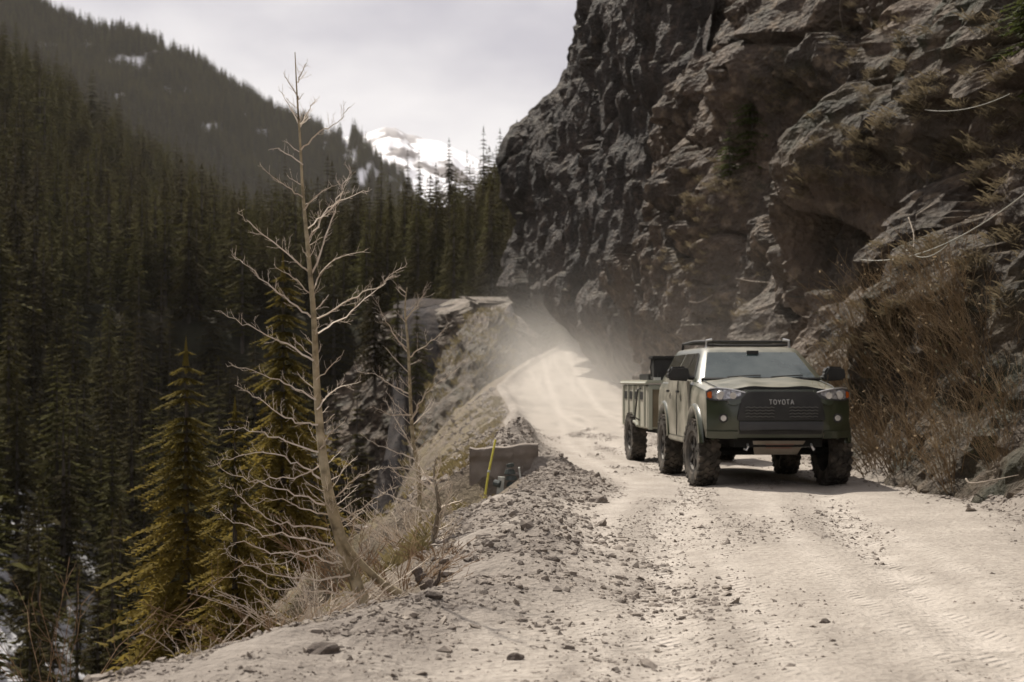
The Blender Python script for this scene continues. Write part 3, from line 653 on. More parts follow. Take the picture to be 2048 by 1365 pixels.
for sd in (-1, 1):
    hl = strip('headlight', [(sd*u, lo, hi) for u, lo, hi in ((.44, 1.185, 1.205), (.52, 1.125, 1.225), (.62, 1.105, 1.245), (.72, 1.10, 1.258), (.80, 1.10, 1.262), (.865, 1.11, 1.25), (.90, 1.14, 1.22))][::sd], .02, .03, mlampdark, car)
    MB().tube([nose(sd*.74, 1.17, .045), nose(sd*.74, 1.17, .066)], [.062, .05], 14).build('lamp_lens', mlens, hl)
    strip('reflector', [(sd*u, lo, hi) for u, lo, hi in ((.50, 1.17, 1.205), (.60, 1.135, 1.228), (.70, 1.12, 1.24), (.80, 1.12, 1.24), (.84, 1.13, 1.23))][::sd], .03, .022, mreflect, hl)
    MB().tube([nose(sd*.60, 1.165, .045), nose(sd*.60, 1.165, .062)], .042, 14).build('lamp_lens', mlens, hl)
    MB().tube([nose(sd*u, v, .055) for u, v in ((.45, 1.203), (.54, 1.228), (.66, 1.25), (.79, 1.262), (.86, 1.252))], .009, 5).build('light_strip', msilver, hl)
    strip('turn_signal', [(sd*u, lo, hi) for u, lo, hi in ((.845, 1.135, 1.215), (.87, 1.13, 1.215), (.893, 1.15, 1.20))][::sd], .03, .025, mamber, hl)
    fg = MB().tube([nose(sd*.715, .885, .012), nose(sd*.715, .885, .035)], .058, 16).build('fog_lamp', mblack, car)
    MB().tube([nose(sd*.715, .885, .030), nose(sd*.715, .885, .043)], .036, 14).build('lamp_lens', mlens, fg)
    strip('bumper_corner', [(sd*u, .63+.05*max(0, u-.75), .72) for u in (.54, .62, .7, .78, .85, .9)][::sd], .01, .03, mpaint, car)
mb = MB(); mb.plate([(-.33, .60), (.33, .60), (.27, .42), (-.27, .42)], lambda u, v, d: (u, cy(.16+(.6-v)*1.2)-d, v), .02); sk = mb.build('skid_plate', mskid, car)
mb = MB(); mb.plate([(-.16, .56), (.20, .56), (.18, .50), (-.15, .50)], lambda u, v, d: (u, cy(.16+(.6-v)*1.2)-.021-d, v), .004); mb.build('skid_print', mskidred, sk)
for sd in (-1, 1): MB().tube([(sd*.40, cy(.14), .56), (sd*.40, cy(.09), .53), (sd*.42, cy(.09), .49), (sd*.44, cy(.14), .50)], .014, 6).build('tow_hook', msilver, car)
for sd in (-1, 1):
    MB().tube([(sd*np.interp(q, ss_, w_-.17), cy(q), np.interp(q, ss_, zt_)+.004) for q in np.linspace(.26, 1.24, 9)], .007, 4).build('hood_seam', mblack, car)
    MB().tube([(sd*.951, cy(2.43), .6), (sd*.951, cy(2.43), 1.1), (sd*.93, cy(2.43), 1.34)], .006, 4).build('door_seam', mblack, car)
mb = MB(); mb.plate([(-.24, .95), (.24, .95), (.20, 1.22), (-.20, 1.22)], lambda u, v, d: (u, cy(v), 1.30+(v-.95)*.09+.02+d), .035); sc_ = mb.build('hood_scoop', mpaint, car, bevel=.012)
MB().box((0, cy(.945), 1.335), (.40, .02, .022)).build('scoop_opening', mblack, sc_)
# axles and suspension under the nose
MB().tube([(-.8, cy(FAX), .44), (.8, cy(FAX), .44)], .05, 8).build('axle', mdark, car)
mb = MB(); mb.tube([(-.8, cy(RAX), .42), (.8, cy(RAX), .42)], .055, 8); mb.box((.1, cy(RAX), .42), (.26, .26, .26)); mb.build('axle', mdark, car)
# roof rack
rack = MB()
for sd in (-1, 1): rack.tube([(sd*.56, cy(2.28), 1.885), (sd*.57, cy(3.3), 1.90), (sd*.56, cy(4.35), 1.885)], .02, 6)
rk = rack.build('roof_rack', mblack, car)
for s in np.linspace(2.35, 4.3, 7): MB().tube([(-.56, cy(s), 1.885), (.56, cy(s), 1.885)], .016, 6).build('crossbar', mblack, rk)
MB().tube([(-.55, cy(2.26), 1.835), (-.3, cy(2.22), 1.828), (.3, cy(2.22), 1.828), (.55, cy(2.26), 1.835)], .018, 6).build('fairing_bar', mblack, rk)
for sd in (-1, 1):
    MB().tube([(sd*.575, cy(2.24), 1.785), (sd*.57, cy(2.24), 1.895), (sd*.49, cy(2.26), 1.91)], .02, 6).build('rack_bracket', msilver, rk)
    MB().tube([(sd*.575, cy(4.35), 1.775), (sd*.565, cy(4.35), 1.895)], .02, 6).build('rack_bracket', mblack, rk)
def wheel_parts(parent, x, y, z, r, wd, sd, lugs=26, steer=0):
    root = empty('wheel', (x, y, z), steer); root.parent = parent
    prof = [(.58, -.44), (.66, -.5), (.82, -.52), (.93, -.48), (.965, -.36), (.972, 0), (.965, .36), (.93, .48), (.82, .52), (.66, .5), (.58, .44)]
    ns = 44; vs = []
    for k in range(ns):
        a = 2*math.pi*k/ns
        for rr, xx in prof: vs.append((xx*wd, rr*r*math.cos(a), rr*r*math.sin(a)))
    npf = len(prof); mb = MB(); mb.add(vs, [(k*npf+j, k*npf+j+1, ((k+1) % ns)*npf+j+1, ((k+1) % ns)*npf+j) for k in range(ns) for j in range(npf-1)])
    for k in range(lugs):
        for row, (cxx, lw, ph, tw) in enumerate(((-.40, .22, 0, .3), (-.13, .20, .5, -.5), (.13, .20, .0, .5), (.40, .22, .5, -.3))):
            a = 2*math.pi*(k+ph)/lugs; R = Matrix.Rotation(a, 3, 'X')@Matrix.Rotation(tw, 3, 'Z' if False else 'Z')
            mb.box(Matrix.Rotation(a, 3, 'X')@Vector((cxx*wd, 0, r*.985)), (lw*wd, 2*math.pi*r/lugs*.56, r*.085), Matrix.Rotation(a, 3, 'X')@Matrix.Rotation(tw, 3, 'Z'))
        for s2 in (-1, 1):
            a = 2*math.pi*(k+.5)/lugs; mb.box(Matrix.Rotation(a, 3, 'X')@Vector((s2*.505*wd, 0, r*.90)), (.06*wd, 2*math.pi*r/lugs*.5, r*.10), Matrix.Rotation(a, 3, 'X'))
    mb.build('tyre', mrubber, root)
    mb = MB(); ns = 28
    prof = [(.0, .30), (.16, .32), (.20, .26), (.48, .18), (.52, .42), (.60, .46), (.60, -.46)]
    vs = []
    for k in range(ns):
        a = 2*math.pi*k/ns
        for rr, xx in prof: vs.append((sd*xx*wd, rr*r*math.cos(a), rr*r*math.sin(a)))
    npf = len(prof); mb.add(vs, [(k*npf+j, k*npf+j+1, ((k+1) % ns)*npf+j+1, ((k+1) % ns)*npf+j) for k in range(ns) for j in range(npf-1)])
    for k in range(6):
        a = 2*math.pi*k/6; R = Matrix.Rotation(a, 3, 'X'); mb.box(R@Vector((sd*.33*wd, 0, .36*r)), (.10*wd, .12*r, .40*r), R)
    mb.build('rim', mrim, root)
    return root
for a in (FAX, RAX):
    for sd in (-1, 1): wheel_parts(car, sd*.845, cy(a), WZ, WR, .265, sd, steer=.10 if a == FAX else 0)

# ------------------------------------------------------------------ cargo trailer
tr = empty('cargo_trailer', (2.84, 28.5, -.02), math.radians(6.5), label='small pale green cargo trailer towed behind the dark wagon', cat='trailer')
TW = .81
mb = MB(); mb.box((0, 0, .92), (TW*2, 2.3, .70)); box_ = mb.build('box', mtrail, tr, bevel=.02)
for sd in (-1, 1):
    for k in range(5): MB().box((sd*(TW+.012), -.95+k*.47, .93), (.03, .05, .66)).build('side_rib', mtrail, box_)
    for k in range(4): MB().box((sd*(TW+.006), -.71+k*.47, 1.10), (.012, .30, .13)).build('louvre', mblack, box_)
    MB().tube([(sd*(TW+.02), -1.14, 1.30), (sd*(TW+.02), 1.14, 1.30)], .022, 6).build('top_rail', mtrail, box_)
    MB().tube([(sd*(TW+.10), -1.10, 1.22), (sd*(TW+.14), -1.05, 1.20), (sd*(TW+.14), -.80, .75), (sd*(TW+.06), -.80, .70)], .014, 5).build('side_step_tube', mblack, box_)
    MB().tube([(sd*(TW+.01), -.36, .60), (sd*(TW+.03), -.30, .66), (sd*(TW+.03), .60, .66), (sd*(TW+.01), .66, .60)], .03, 6).build('fender', mtrail, tr)
    wheel_parts(tr, sd*.76, .15, .40, .40, .235, sd, 24)
MB().box((0, 0, 1.325), (TW*2+.04, 2.34, .05)).build('lid', mtrail, tr, bevel=.012)
MB().box((.0, -1.165, .90), (1.46, .03, .60)).build('front_panel', M('dusty_brown_panel', [(.12, .095, .06), (.20, .165, .11)], scale=4, rough=.8), tr)
for sd in (-1, 1): MB().box((sd*.77, -1.17, .90), (.06, .05, .68)).build('corner_post', mtrail, tr)
mb = MB(); mb.tube([(-.5, -1.1, .50), (0, -2.1, .50)], .035, 6); mb.tube([(.5, -1.1, .50), (0, -2.1, .50)], .035, 6); mb.box((0, 0, .53), (1.2, 2.2, .08)); mb.build('drawbar', mdark, tr)
mb = MB(); mb.box((-.30, -.75, 1.41), (.62, .5, .12)); mb.box((-.30, .25, 1.40), (.6, .8, .10)); mb.build('folded_rack', mblack, tr, bevel=.01)
for sd in (-1, 1): MB().box((-.62*sd, -.98, 1.37), (.10, .10, .05)).build('lid_latch', msilver, tr)
cb = empty('storage_case', (2.47, 27.75, 1.33), math.radians(2.5), label='tall black storage case strapped on top of the small trailer', cat='case')
MB().box((.12, 0, .17), (.62, .46, .34)).build('case_body', mblack, cb, bevel=.015)
MB().box((.12, 0, .365), (.68, .52, .05)).build('case_lid', mblack, cb, bevel=.012)
MB().tube([(-.23, -.24, .35), (-.25, -.24, .2), (-.23, -.24, .06)], .012, 5).build('case_handle', mblack, cb)

# ------------------------------------------------------------------ vegetation
def conifer(seed, H=1.0, R=.17, whorls=26, nb=7, nbl=6, droop=.35, base=.06, thin=0.0, blade=1.0):
    """unit-height spruce: needle sprays on drooping limbs -> (V, tri F)"""
    g = np.random.default_rng(seed); T = []; lob = g.uniform(.75, 1.2, 8)
    for k in range(whorls):
        t = base+(1-base)*max(0.0, (k+g.uniform(-.3, .3))/whorls)**.92
        if t >= .995 or g.random() < thin: continue
        rr = R*((1-t)**.8)*g.uniform(.72, 1.15)+.008
        if t < .25: rr *= .75+t
        for j in range(nb):
            az = 2*np.pi*(j+g.uniform(-.4, .4))/nb+k*1.3
            ln = rr*g.uniform(.6, 1.18)*lob[int((az % (2*np.pi))/(2*np.pi)*8) % 8]
            o = np.array([np.cos(az), np.sin(az), 0]); la = np.array([-np.sin(az), np.cos(az), 0])
            rise = .35*(t-.55); q = np.linspace(.12, 1, nbl)
            zc = t+ln*(rise*q-droop*q**1.5+.22*droop*np.clip(q-.6, 0, 1)**1.2*2)
            pts = o[None]*(ln*q)[:, None]; pts[:, 2] = zc
            for i in range(nbl):
                p = pts[i]; bl = ln*(.42*(1.1-q[i])+.16)*g.uniform(.7, 1.25)*blade
                wd = ln*.075*blade+.0016
                for sd in (-1, 1):
                    dr = o*g.uniform(.35, .75)+la*sd*g.uniform(.5, 1.0)+np.array([0, 0, g.uniform(-.55, .12)])
                    T.append((p-o*wd, p+o*wd+np.array([0, 0, wd*.4]), p+dr*bl))
                if g.random() < .6: T.append((p-la*wd, p+la*wd, p+np.array([0, 0, -1.])*bl*.55+o*bl*.2))
            T.append((pts[-1]-la*ln*.05, pts[-1]+la*ln*.05, pts[-1]+o*ln*.16+np.array([0, 0, ln*.03])))
    for j in range(5):
        az = j*1.26; T.append(((0, 0, 1.015), (np.cos(az)*.006, np.sin(az)*.006, .965), (np.cos(az+1.2)*.006, np.sin(az+1.2)*.006, .965)))
    T = np.array(T)
    T[:, :, 2] = np.maximum(T[:, :, 2], .01)
    return T.reshape(-1, 3)*H, np.arange(len(T)*3).reshape(-1, 3)
def trunk_mesh(name, H, r0, m, bend=.0):
    V, Fq = tubes_np([[(0, 0, -.06*H), (bend*H*.3, 0, .3*H), (bend*H*.1, 0, .7*H), (0, 0, .99*H)]], [np.array([r0*1.1, r0*.8, r0*.4, r0*.06])], 6)
    return nme(name, V, Fq, m, True)
SPR = []
for i in range(6):
    Vc, Fc = conifer(20+i, 1.0, [.13, .155, .18, .12, .165, .145][i], [25, 28, 24, 30, 26, 22][i], 7, 5, [.35, .5, .4, .3, .55, .45][i], [.06, .10, .04, .16, .08, .2][i], [.0, .05, .0, .12, .03, .15][i])
    SPR.append((nme('spruce_crown', Vc, Fc, mneedle), trunk_mesh('spruce_trunk', 1.0, .012, mbark)))
def spruce(name, loc, H, var, label, group=None, W=1.0, rz=None):
    e = empty(name, loc, random.uniform(0, 6.28) if rz is None else rz, label=label, cat='tree', group=group); e.scale = (H*W, H*W, H)
    c = link('crown', var[0], e); t = link('trunk', var[1], e); return e, c, t
# forest on the far side of the gorge and at the head of the valley: the trees that show largest are single trees, the rest one mass
def scatter(n, x0, x1, y0, y1, seed):
    g = np.random.default_rng(seed); return g.uniform(x0, x1, n), g.uniform(y0, y1, n), g
fx1, fy1, g = scatter(17000, -150, -13, 20, 600, 5)
fx2, fy2, _ = scatter(5200, -70, 60, 150, 330, 6)
fx = np.concatenate([fx1, fx2]); fy = np.concatenate([fy1, fy2]); fz = z_full(fx, fy)
dn = fbm(p2(fx, fy, .06, 4.4), 3)
okk = np.ones(len(fx), bool)
okk &= ~((fx > -16) & (fy < 150)) | ((fx < -13.2) & (fy > 55) & (fy < 119)); okk &= ~((fy > 118) & (fy < 150) & (fx > -17))
okk &= (dn > -.75) | (fx < -60)
okk &= ~((fx > -33) & (fy < 88) & (dn > .08) & (fx < -13))
u_, v_ = CX+F*fx/fy, HY-F*(fz-EYE)/fy
okk &= (u_ > -500) & (u_ < 1320)
fx, fy, fz, u_, v_ = fx[okk], fy[okk], fz[okk], u_[okk], v_[okk]
hh = g.uniform(4.5, 12.5, len(fx))*np.where(g.random(len(fx)) < .12, 1.25, 1)*np.where(fx < -16, 1, .95); hh *= 1+.12*(fz > 20)
# thin out neighbours that stand too close
order = np.argsort(fy); keep = np.zeros(len(fx), bool); cell = {}
for i in order:
    c = (int(fx[i]//2.2), int(fy[i]//2.2))
    if any((c[0]+a, c[1]+b_) in cell and math.hypot(fx[cell[(c[0]+a, c[1]+b_)]]-fx[i], fy[cell[(c[0]+a, c[1]+b_)]]-fy[i]) < 1.9 for a in (-1, 0, 1) for b_ in (-1, 0, 1)): continue
    cell[c] = i; keep[i] = True
fx, fy, fz, hh, u_, v_ = [a[keep] for a in (fx, fy, fz, hh, u_, v_)]
inview = (u_ > -30) & (u_ < 1010) & (v_-F*hh/fy < 1365) & (v_ > -10)
size = np.where(inview, hh/fy, 0)
pick = np.argsort(-size)[:290]; rest = np.ones(len(fx), bool); rest[pick] = False
first = {}
for n_, i in enumerate(pick):
    k = n_ % 6
    vh = fy[i] > 150 and fx[i] > -18
    e, c_, t_ = spruce('spruce_tree', (fx[i], fy[i], fz[i]-.2), hh[i], SPR[k], 'dark spruce at the head of the valley behind the distant road' if vh else 'dark spruce in the dense forest on the slope across the gorge', 'spruces at the valley head' if vh else 'forest spruces across the gorge', W=random.uniform(.8, 1.7))
    first.setdefault(k, c_)
def forest_mass(name, pts, hts, label, seed):
    g = np.random.default_rng(seed); n = len(pts)
    me = bpy.data.meshes.new(name); me.vertices.add(n); me.vertices.foreach_set('co', np.asarray(pts, np.float32).ravel())
    for a, v in (('hgt', hts), ('wid', np.asarray(hts)*g.uniform(.9, 1.7, n)), ('rotz', g.uniform(0, 6.28, n)), ('var', g.integers(0, 6, n).astype(float))):
        at = me.attributes.new(a, 'FLOAT', 'POINT'); at.data.foreach_set('value', np.asarray(v, np.float32))
    o = link(name, me); tag(o, label, kind='stuff')
    ng = bpy.data.node_groups.new(name, 'GeometryNodeTree')
    ng.interface.new_socket('Geometry', in_out='INPUT', socket_type='NodeSocketGeometry'); ng.interface.new_socket('Geometry', in_out='OUTPUT', socket_type='NodeSocketGeometry')
    nn = ng.nodes.new; gi = nn('NodeGroupInput'); go = nn('NodeGroupOutput'); jg = nn('GeometryNodeJoinGeometry')
    def na(a):
        x = nn('GeometryNodeInputNamedAttribute'); x.data_type = 'FLOAT'; x.inputs['Name'].default_value = a; return x.outputs[0]
    cr = nn('ShaderNodeCombineXYZ'); ng.links.new(na('rotz'), cr.inputs[2])
    h_ = nn('ShaderNodeCombineXYZ'); wn = na('wid'); ng.links.new(wn, h_.inputs[0]); ng.links.new(wn, h_.inputs[1]); ng.links.new(na('hgt'), h_.inputs[2]); h_ = h_.outputs[0]; vv_ = na('var')
    for k in range(6):
        oi = nn('GeometryNodeObjectInfo'); oi.transform_space = 'ORIGINAL'; oi.inputs['Object'].default_value = first[k]; oi.inputs['As Instance'].default_value = True
        cm = nn('FunctionNodeCompare'); cm.data_type = 'FLOAT'; cm.operation = 'EQUAL'; ng.links.new(vv_, cm.inputs[0]); cm.inputs[1].default_value = k; cm.inputs['Epsilon'].default_value = .2
        ip_ = nn('GeometryNodeInstanceOnPoints'); ng.links.new(gi.outputs[0], ip_.inputs['Points']); ng.links.new(cm.outputs[0], ip_.inputs['Selection']); ng.links.new(oi.outputs['Geometry'], ip_.inputs['Instance'])
        ng.links.new(cr.outputs[0], ip_.inputs['Rotation']); ng.links.new(h_, ip_.inputs['Scale']); ng.links.new(ip_.outputs[0], jg.inputs[0])
    ng.links.new(jg.outputs[0], go.inputs[0])
    md = o.modifiers.new('trees', 'NODES'); md.node_group = ng
    return o
forest_mass('forest', np.stack([fx, fy, fz-.2], 1)[rest], hh[rest], 'dark spruce forest covering the slope across the gorge', 1)
# trees on the far ridge, sampled on its mesh
g = np.random.default_rng(8); nv_ = 150; ii = g.uniform(62, 206, 26000); jj = 30+75*g.random(26000)**1.2
i0 = ii.astype(int); j0 = jj.astype(int); fi, fj = (ii-i0)[:, None], (jj-j0)[:, None]
RG = RV.reshape(220, 150, 3)
rp_ = (RG[i0, j0]*(1-fi)+RG[i0+1, j0]*fi)*(1-fj)+(RG[i0, j0+1]*(1-fi)+RG[i0+1, j0+1]*fi)*fj
pxr = CX+F*rp_[:, 0]/rp_[:, 1]; open_ = fbm(rp_*.012, 4)
snr = sn.reshape(220, 150)[i0, j0]; kp = (snr < .25) & ((open_ < .75) | (jj < 45)) & ((pxr < 640) | (g.random(len(pxr)) < .55))
forest_mass('ridge_forest', rp_[kp]-np.array([0, 0, .5]), g.uniform(9, 15, kp.sum()), 'tiny dark spruces covering the far mountain ridge', 2)

# sunlit spruces on the slope just below the road
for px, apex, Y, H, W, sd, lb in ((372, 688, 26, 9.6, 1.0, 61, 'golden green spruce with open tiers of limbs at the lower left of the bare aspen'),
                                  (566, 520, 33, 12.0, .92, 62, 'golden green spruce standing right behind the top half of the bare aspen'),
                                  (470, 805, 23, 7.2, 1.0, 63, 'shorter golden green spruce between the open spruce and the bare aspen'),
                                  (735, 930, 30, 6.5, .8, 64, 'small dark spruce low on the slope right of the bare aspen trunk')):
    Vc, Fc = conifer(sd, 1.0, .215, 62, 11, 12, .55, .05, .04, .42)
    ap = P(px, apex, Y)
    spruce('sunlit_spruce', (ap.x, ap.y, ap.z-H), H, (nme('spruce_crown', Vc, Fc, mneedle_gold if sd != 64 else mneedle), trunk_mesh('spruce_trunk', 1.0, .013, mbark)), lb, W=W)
for k, (x_, y_, H_, W_) in enumerate(((-8.6, 128.5, 9.5, 1.1), (-10.2, 127, 11, 1.1), (-7.2, 129, 7.5, 1.0), (-11.8, 130, 13, 1.0), (-13.2, 128, 12, 1.1))):
    spruce('gorge_spruce', (x_, y_, float(z_full(np.array([x_]), np.array([y_]))[0])-.4 if k > 2 else 1.2-k*.6), H_, SPR[k], ['dark spruce standing just before the left end of the distant road', 'taller dark spruce beside the left end of the distant road', 'short dark spruce below the distant road', 'tall dark spruce left of the distant road, second from the road end', 'tall dark spruce left of the distant road, third from the road end'][k], 'spruces beside the distant road', W=W_)
# skyline spruces at the head of the valley beside the cliff
for k, (px, apex, base) in enumerate(((898, 276, 430), (934, 300, 430), (967, 253, 440), (1000, 258, 430), (815, 298, 420), (838, 296, 420))):
    Y = 215; ap = P(px, apex, Y); H = (base-apex)/F*Y*1.35
    spruce('skyline_spruce', (ap.x, ap.y, ap.z-H), H, SPR[(k*2+1) % 6], ['tall full spruce on the skyline under the snow peak', 'thin spruce on the skyline right of the full one', 'pointed tall spruce on the skyline near the cliff', 'spruce on the skyline touching the cliff edge', 'leftmost skyline spruce in front of the snow peak', 'second skyline spruce from the left before the snow peak'][k], 'spruces on the skyline', W=.95)

# bare aspens
def wob(a, b_, n, amp, g):
    t = np.linspace(0, 1, n)[:, None]; p = np.asarray(a)*(1-t)+np.asarray(b_)*t; j = g.normal(size=(n, 3))*amp; j[0] = 0; return p+j
def twigs_on(path, g, every, ln, r, out, rad, depth=1, up=.25):
    path = np.asarray(path); L_ = np.linalg.norm(np.diff(path, axis=0), axis=1); S = np.concatenate([[0], np.cumsum(L_)])
    s = every*g.uniform(.3, 1); sd = 1
    while s < S[-1]:
        i = min(np.searchsorted(S, s)-1, len(path)-2); i = max(i, 0); f = (s-S[i])/max(L_[i], 1e-6); p = path[i]*(1-f)+path[i+1]*f
        d = path[i+1]-path[i]; d /= np.linalg.norm(d)+1e-9
        q = g.normal(size=3); q -= d*np.dot(q, d); q /= np.linalg.norm(q)+1e-9
        dr = d*g.uniform(.45, .9)+q*g.uniform(.6, 1.0); dr[2] += up; dr /= np.linalg.norm(dr)
        l_ = ln*g.uniform(.35, 1.25)*(1-.45*s/S[-1])
        k = 4; t = np.linspace(0, 1, k)[:, None]; tw = p+dr*l_*t+np.array([0, 0, .16*l_])*t**2+g.normal(size=(k, 3))*l_*.035*(t > 0)
        out.append(tw); rad.append(np.linspace(r, r*.55, k))
        if depth > 0 and l_ > .06: twigs_on(tw, g, every*.8, ln*.40, r*.75, out, rad, depth-1, up)
        s += every*g.uniform(.5, 1.5)
def smooth_path(p, n):
    p = np.asarray(p, float); t = np.linspace(0, len(p)-1, n); i = np.clip(t.astype(int), 0, len(p)-2); f = (t-i)[:, None]
    pm = p[np.clip(i-1, 0, None)]; pp = p[np.clip(i+2, None, len(p)-1)]; a, b_ = p[i], p[i+1]
    return .5*((2*a)+(b_-pm)*f+(2*pm-5*a+4*b_-pp)*f**2+(-pm+3*a-3*b_+pp)*f**3)
def aspen(name, label, Y, trunk, rad, branches, seed, every, tl, tr_, extra_stem=None, foot=0.0, auto=0, mt_=None):
    g = np.random.default_rng(seed); b0 = P(trunk[0][0], trunk[0][1], Y); b0 = Vector((b0.x, b0.y, b0.z-foot))
    e = empty(name, b0, label=label, cat='tree')
    def W(px, py, dy=0): v = P(px, py, Y+dy); return np.array([v.x-b0.x, v.y-b0.y+0, v.z-b0.z])
    tp = [np.array([0, 0, 0.])] if foot else []
    tp += [W(x, y, .06*math.sin(i*1.7)) for i, (x, y) in enumerate(trunk)]
    rd = ([rad[0]*1.2] if foot else [])+list(rad); n_ = len(tp)*5
    path = smooth_path(tp, n_); rr = np.interp(np.linspace(0, len(tp)-1, n_), range(len(tp)), rd)
    Vt, Ft = tubes_np([path], [rr], 8); link('trunk', nme('trunk', Vt, Ft, mt_ or maspen, True), e)
    if extra_stem:
        sp_ = smooth_path([W(x, y, dy) for x, y, dy in extra_stem[0]], 22); Vt, Ft = tubes_np([sp_], [np.linspace(extra_stem[1], extra_stem[2], 22)], 7); link('stem', nme('stem', Vt, Ft, maspen, True), e)
    paths = []; rads = []
    for br in branches:
        dy = g.uniform(-.035, .035)*Y; m_ = len(br)
        pts = [W(x, y, dy*(i/(m_-1))**1.0*(1+.0*i)) for i, (x, y) in enumerate(br)]
        L_ = sum(np.linalg.norm(pts[i+1]-pts[i]) for i in range(m_-1)); pb = smooth_path(pts, max(8, 4*m_)); pb[1:] += g.normal(size=(len(pb)-1, 3))*.011*L_
        r0 = np.clip(.0045+.0055*L_, .005, .013)*Y/10.5*tr_
        paths.append(pb); rads.append(r0*(1-np.linspace(0, 1, len(pb)))**1.3+.0022*Y/10.5*tr_)
        twigs_on(pb[2:], g, every, tl*min(1, L_/.7+.25), .0021*Y/10.5*tr_, paths, rads)
    for _ in range(auto):
        f = g.uniform(.05, 1)**1.5*.95+.02; i = int(f*(len(path)-1)); p = path[i]; az = g.uniform(0, 6.28)
        l_ = tl*g.uniform(1.0, 2.6)*(1.15-f*.8); d = np.array([math.cos(az), math.sin(az), g.uniform(.25, .8)]); t = np.linspace(0, 1, 6)[:, None]
        pb = p+d*l_*t+np.array([0, 0, .25*l_])*t**2+g.normal(size=(6, 3))*.02*l_*(t > 0); paths.append(pb); rads.append(np.linspace(.005, .0022, 6)*Y/10.5*tr_); twigs_on(pb[1:], g, every, tl*.7, .0019*Y/10.5*tr_, paths, rads, 1)
    Vt, Ft = tubes_np(paths, rads, 3); link('branches', nme('branches', Vt, Ft, mtwig), e)
    return e
BR = [[(605, 395), (570, 372), (520, 330)], [(618, 545), (560, 497), (497, 445), (476, 424)], [(622, 635), (570, 595), (510, 545), (463, 513)], [(627, 722), (560, 682), (500, 655), (437, 620)],
      [(632, 800), (580, 775), (520, 745), (455, 730)], [(636, 850), (580, 840), (520, 800), (470, 770)], [(640, 905), (570, 882), (500, 860), (440, 858)], [(648, 960), (600, 930), (530, 905), (470, 915), (418, 935)],
      [(650, 1010), (590, 985), (500, 960), (428, 930)], [(660, 1060), (600, 1055), (540, 1040), (470, 985), (443, 972)], [(668, 1090), (600, 1078), (520, 1060), (450, 1030), (428, 1012)], [(685, 1125), (620, 1115), (530, 1105), (480, 1080), (448, 1110)],
      [(700, 1150), (620, 1160), (550, 1150), (490, 1130), (452, 1100)], [(720, 1190), (640, 1185), (560, 1180), (490, 1150), (425, 1165)], [(735, 1222), (680, 1262), (600, 1268), (520, 1230), (460, 1195), (422, 1168)], [(730, 1210), (640, 1230), (560, 1235), (480, 1250), (420, 1230)],
      [(615, 500), (640, 440), (690, 395), (742, 378)], [(622, 565), (655, 455), (690, 372), (702, 335)], [(628, 640), (700, 600), (760, 570), (812, 528)], [(630, 668), (680, 640), (740, 590), (790, 545)], [(602, 300), (640, 262), (680, 242), (696, 213)],
      [(600, 255), (620, 215), (634, 198)], [(598, 200), (575, 160), (566, 146)], [(600, 250), (580, 215), (558, 180)], [(596, 165), (605, 140), (612, 128)], [(606, 330), (560, 300), (535, 300)], [(608, 420), (640, 385), (675, 370)], [(612, 460), (660, 420), (705, 345)],
      [(640, 900), (660, 868), (692, 842)], [(655, 1010), (700, 965), (762, 932)], [(675, 1050), (730, 1012), (792, 968)], [(632, 760), (665, 730), (690, 700)], [(630, 600), (590, 560), (545, 530)], [(626, 580), (665, 520), (735, 500)], [(634, 820), (670, 780), (720, 765)], [(645, 930), (590, 955), (530, 960), (480, 990)],
      [(662, 1030), (610, 1020), (560, 1000), (500, 1010)], [(690, 1120), (650, 1100), (600, 1105), (560, 1130), (500, 1125)], [(715, 1175), (660, 1210), (600, 1200), (540, 1215)], [(700, 1140), (740, 1090), (770, 1040)]]
aspen('bare_aspen', 'tall leafless aspen with pale crooked branches at the edge of the drop', 10.7, [(738, 1232), (706, 1150), (676, 1060), (656, 980), (642, 880), (633, 760), (628, 640), (616, 500), (606, 390), (600, 280), (594, 190), (590, 105)],
      [.046, .041, .038, .033, .027, .022, .018, .0135, .010, .0072, .005, .0025], BR, 11, .030, .10, .66, ([(800, 1188, .1), (762, 1165, .06), (720, 1125, .0), (690, 1085, -.04), (672, 1045, -.03), (660, 1005, 0)], .027, .016), .12, 70)
aspen('bare_aspen', 'second leafless aspen, thinner, standing further off beside the gorge', 23.5, [(838, 960), (826, 880), (820, 780), (816, 690), (810, 620), (814, 575)], [.03, .027, .023, .018, .012, .006],
      [[(822, 840), (850, 790), (880, 762), (916, 743)], [(817, 715), (850, 690), (880, 668), (898, 645)], [(820, 790), (785, 770), (750, 750), (715, 745)], [(816, 705), (785, 665), (765, 630), (752, 598)], [(822, 830), (780, 830), (745, 812)], [(826, 900), (800, 850), (770, 800)], [(830, 920), (780, 900), (735, 880)], [(812, 640), (840, 600), (850, 575)], [(828, 905), (860, 880), (900, 868)], [(834, 940), (790, 935), (750, 940)]], 12, .07, .2, .5, None, .9, 40)
aspen('young_aspen', 'small dark crooked bare tree on the bank beside the yellow stake', 13.8, [(864, 1105), (870, 1060), (878, 1020), (874, 985), (868, 950), (872, 915)], [.028, .024, .019, .014, .009, .004],
      [[(878, 1025), (840, 1020), (800, 1000), (765, 985)], [(876, 1018), (900, 1008), (925, 1000)], [(872, 975), (850, 950), (835, 925)], [(870, 960), (880, 930), (878, 900)], [(876, 1000), (845, 990), (815, 960)], [(874, 985), (840, 965), (800, 950), (775, 930)]], 13, .05, .16, 1.0, None, .1, 14, maspen_low)
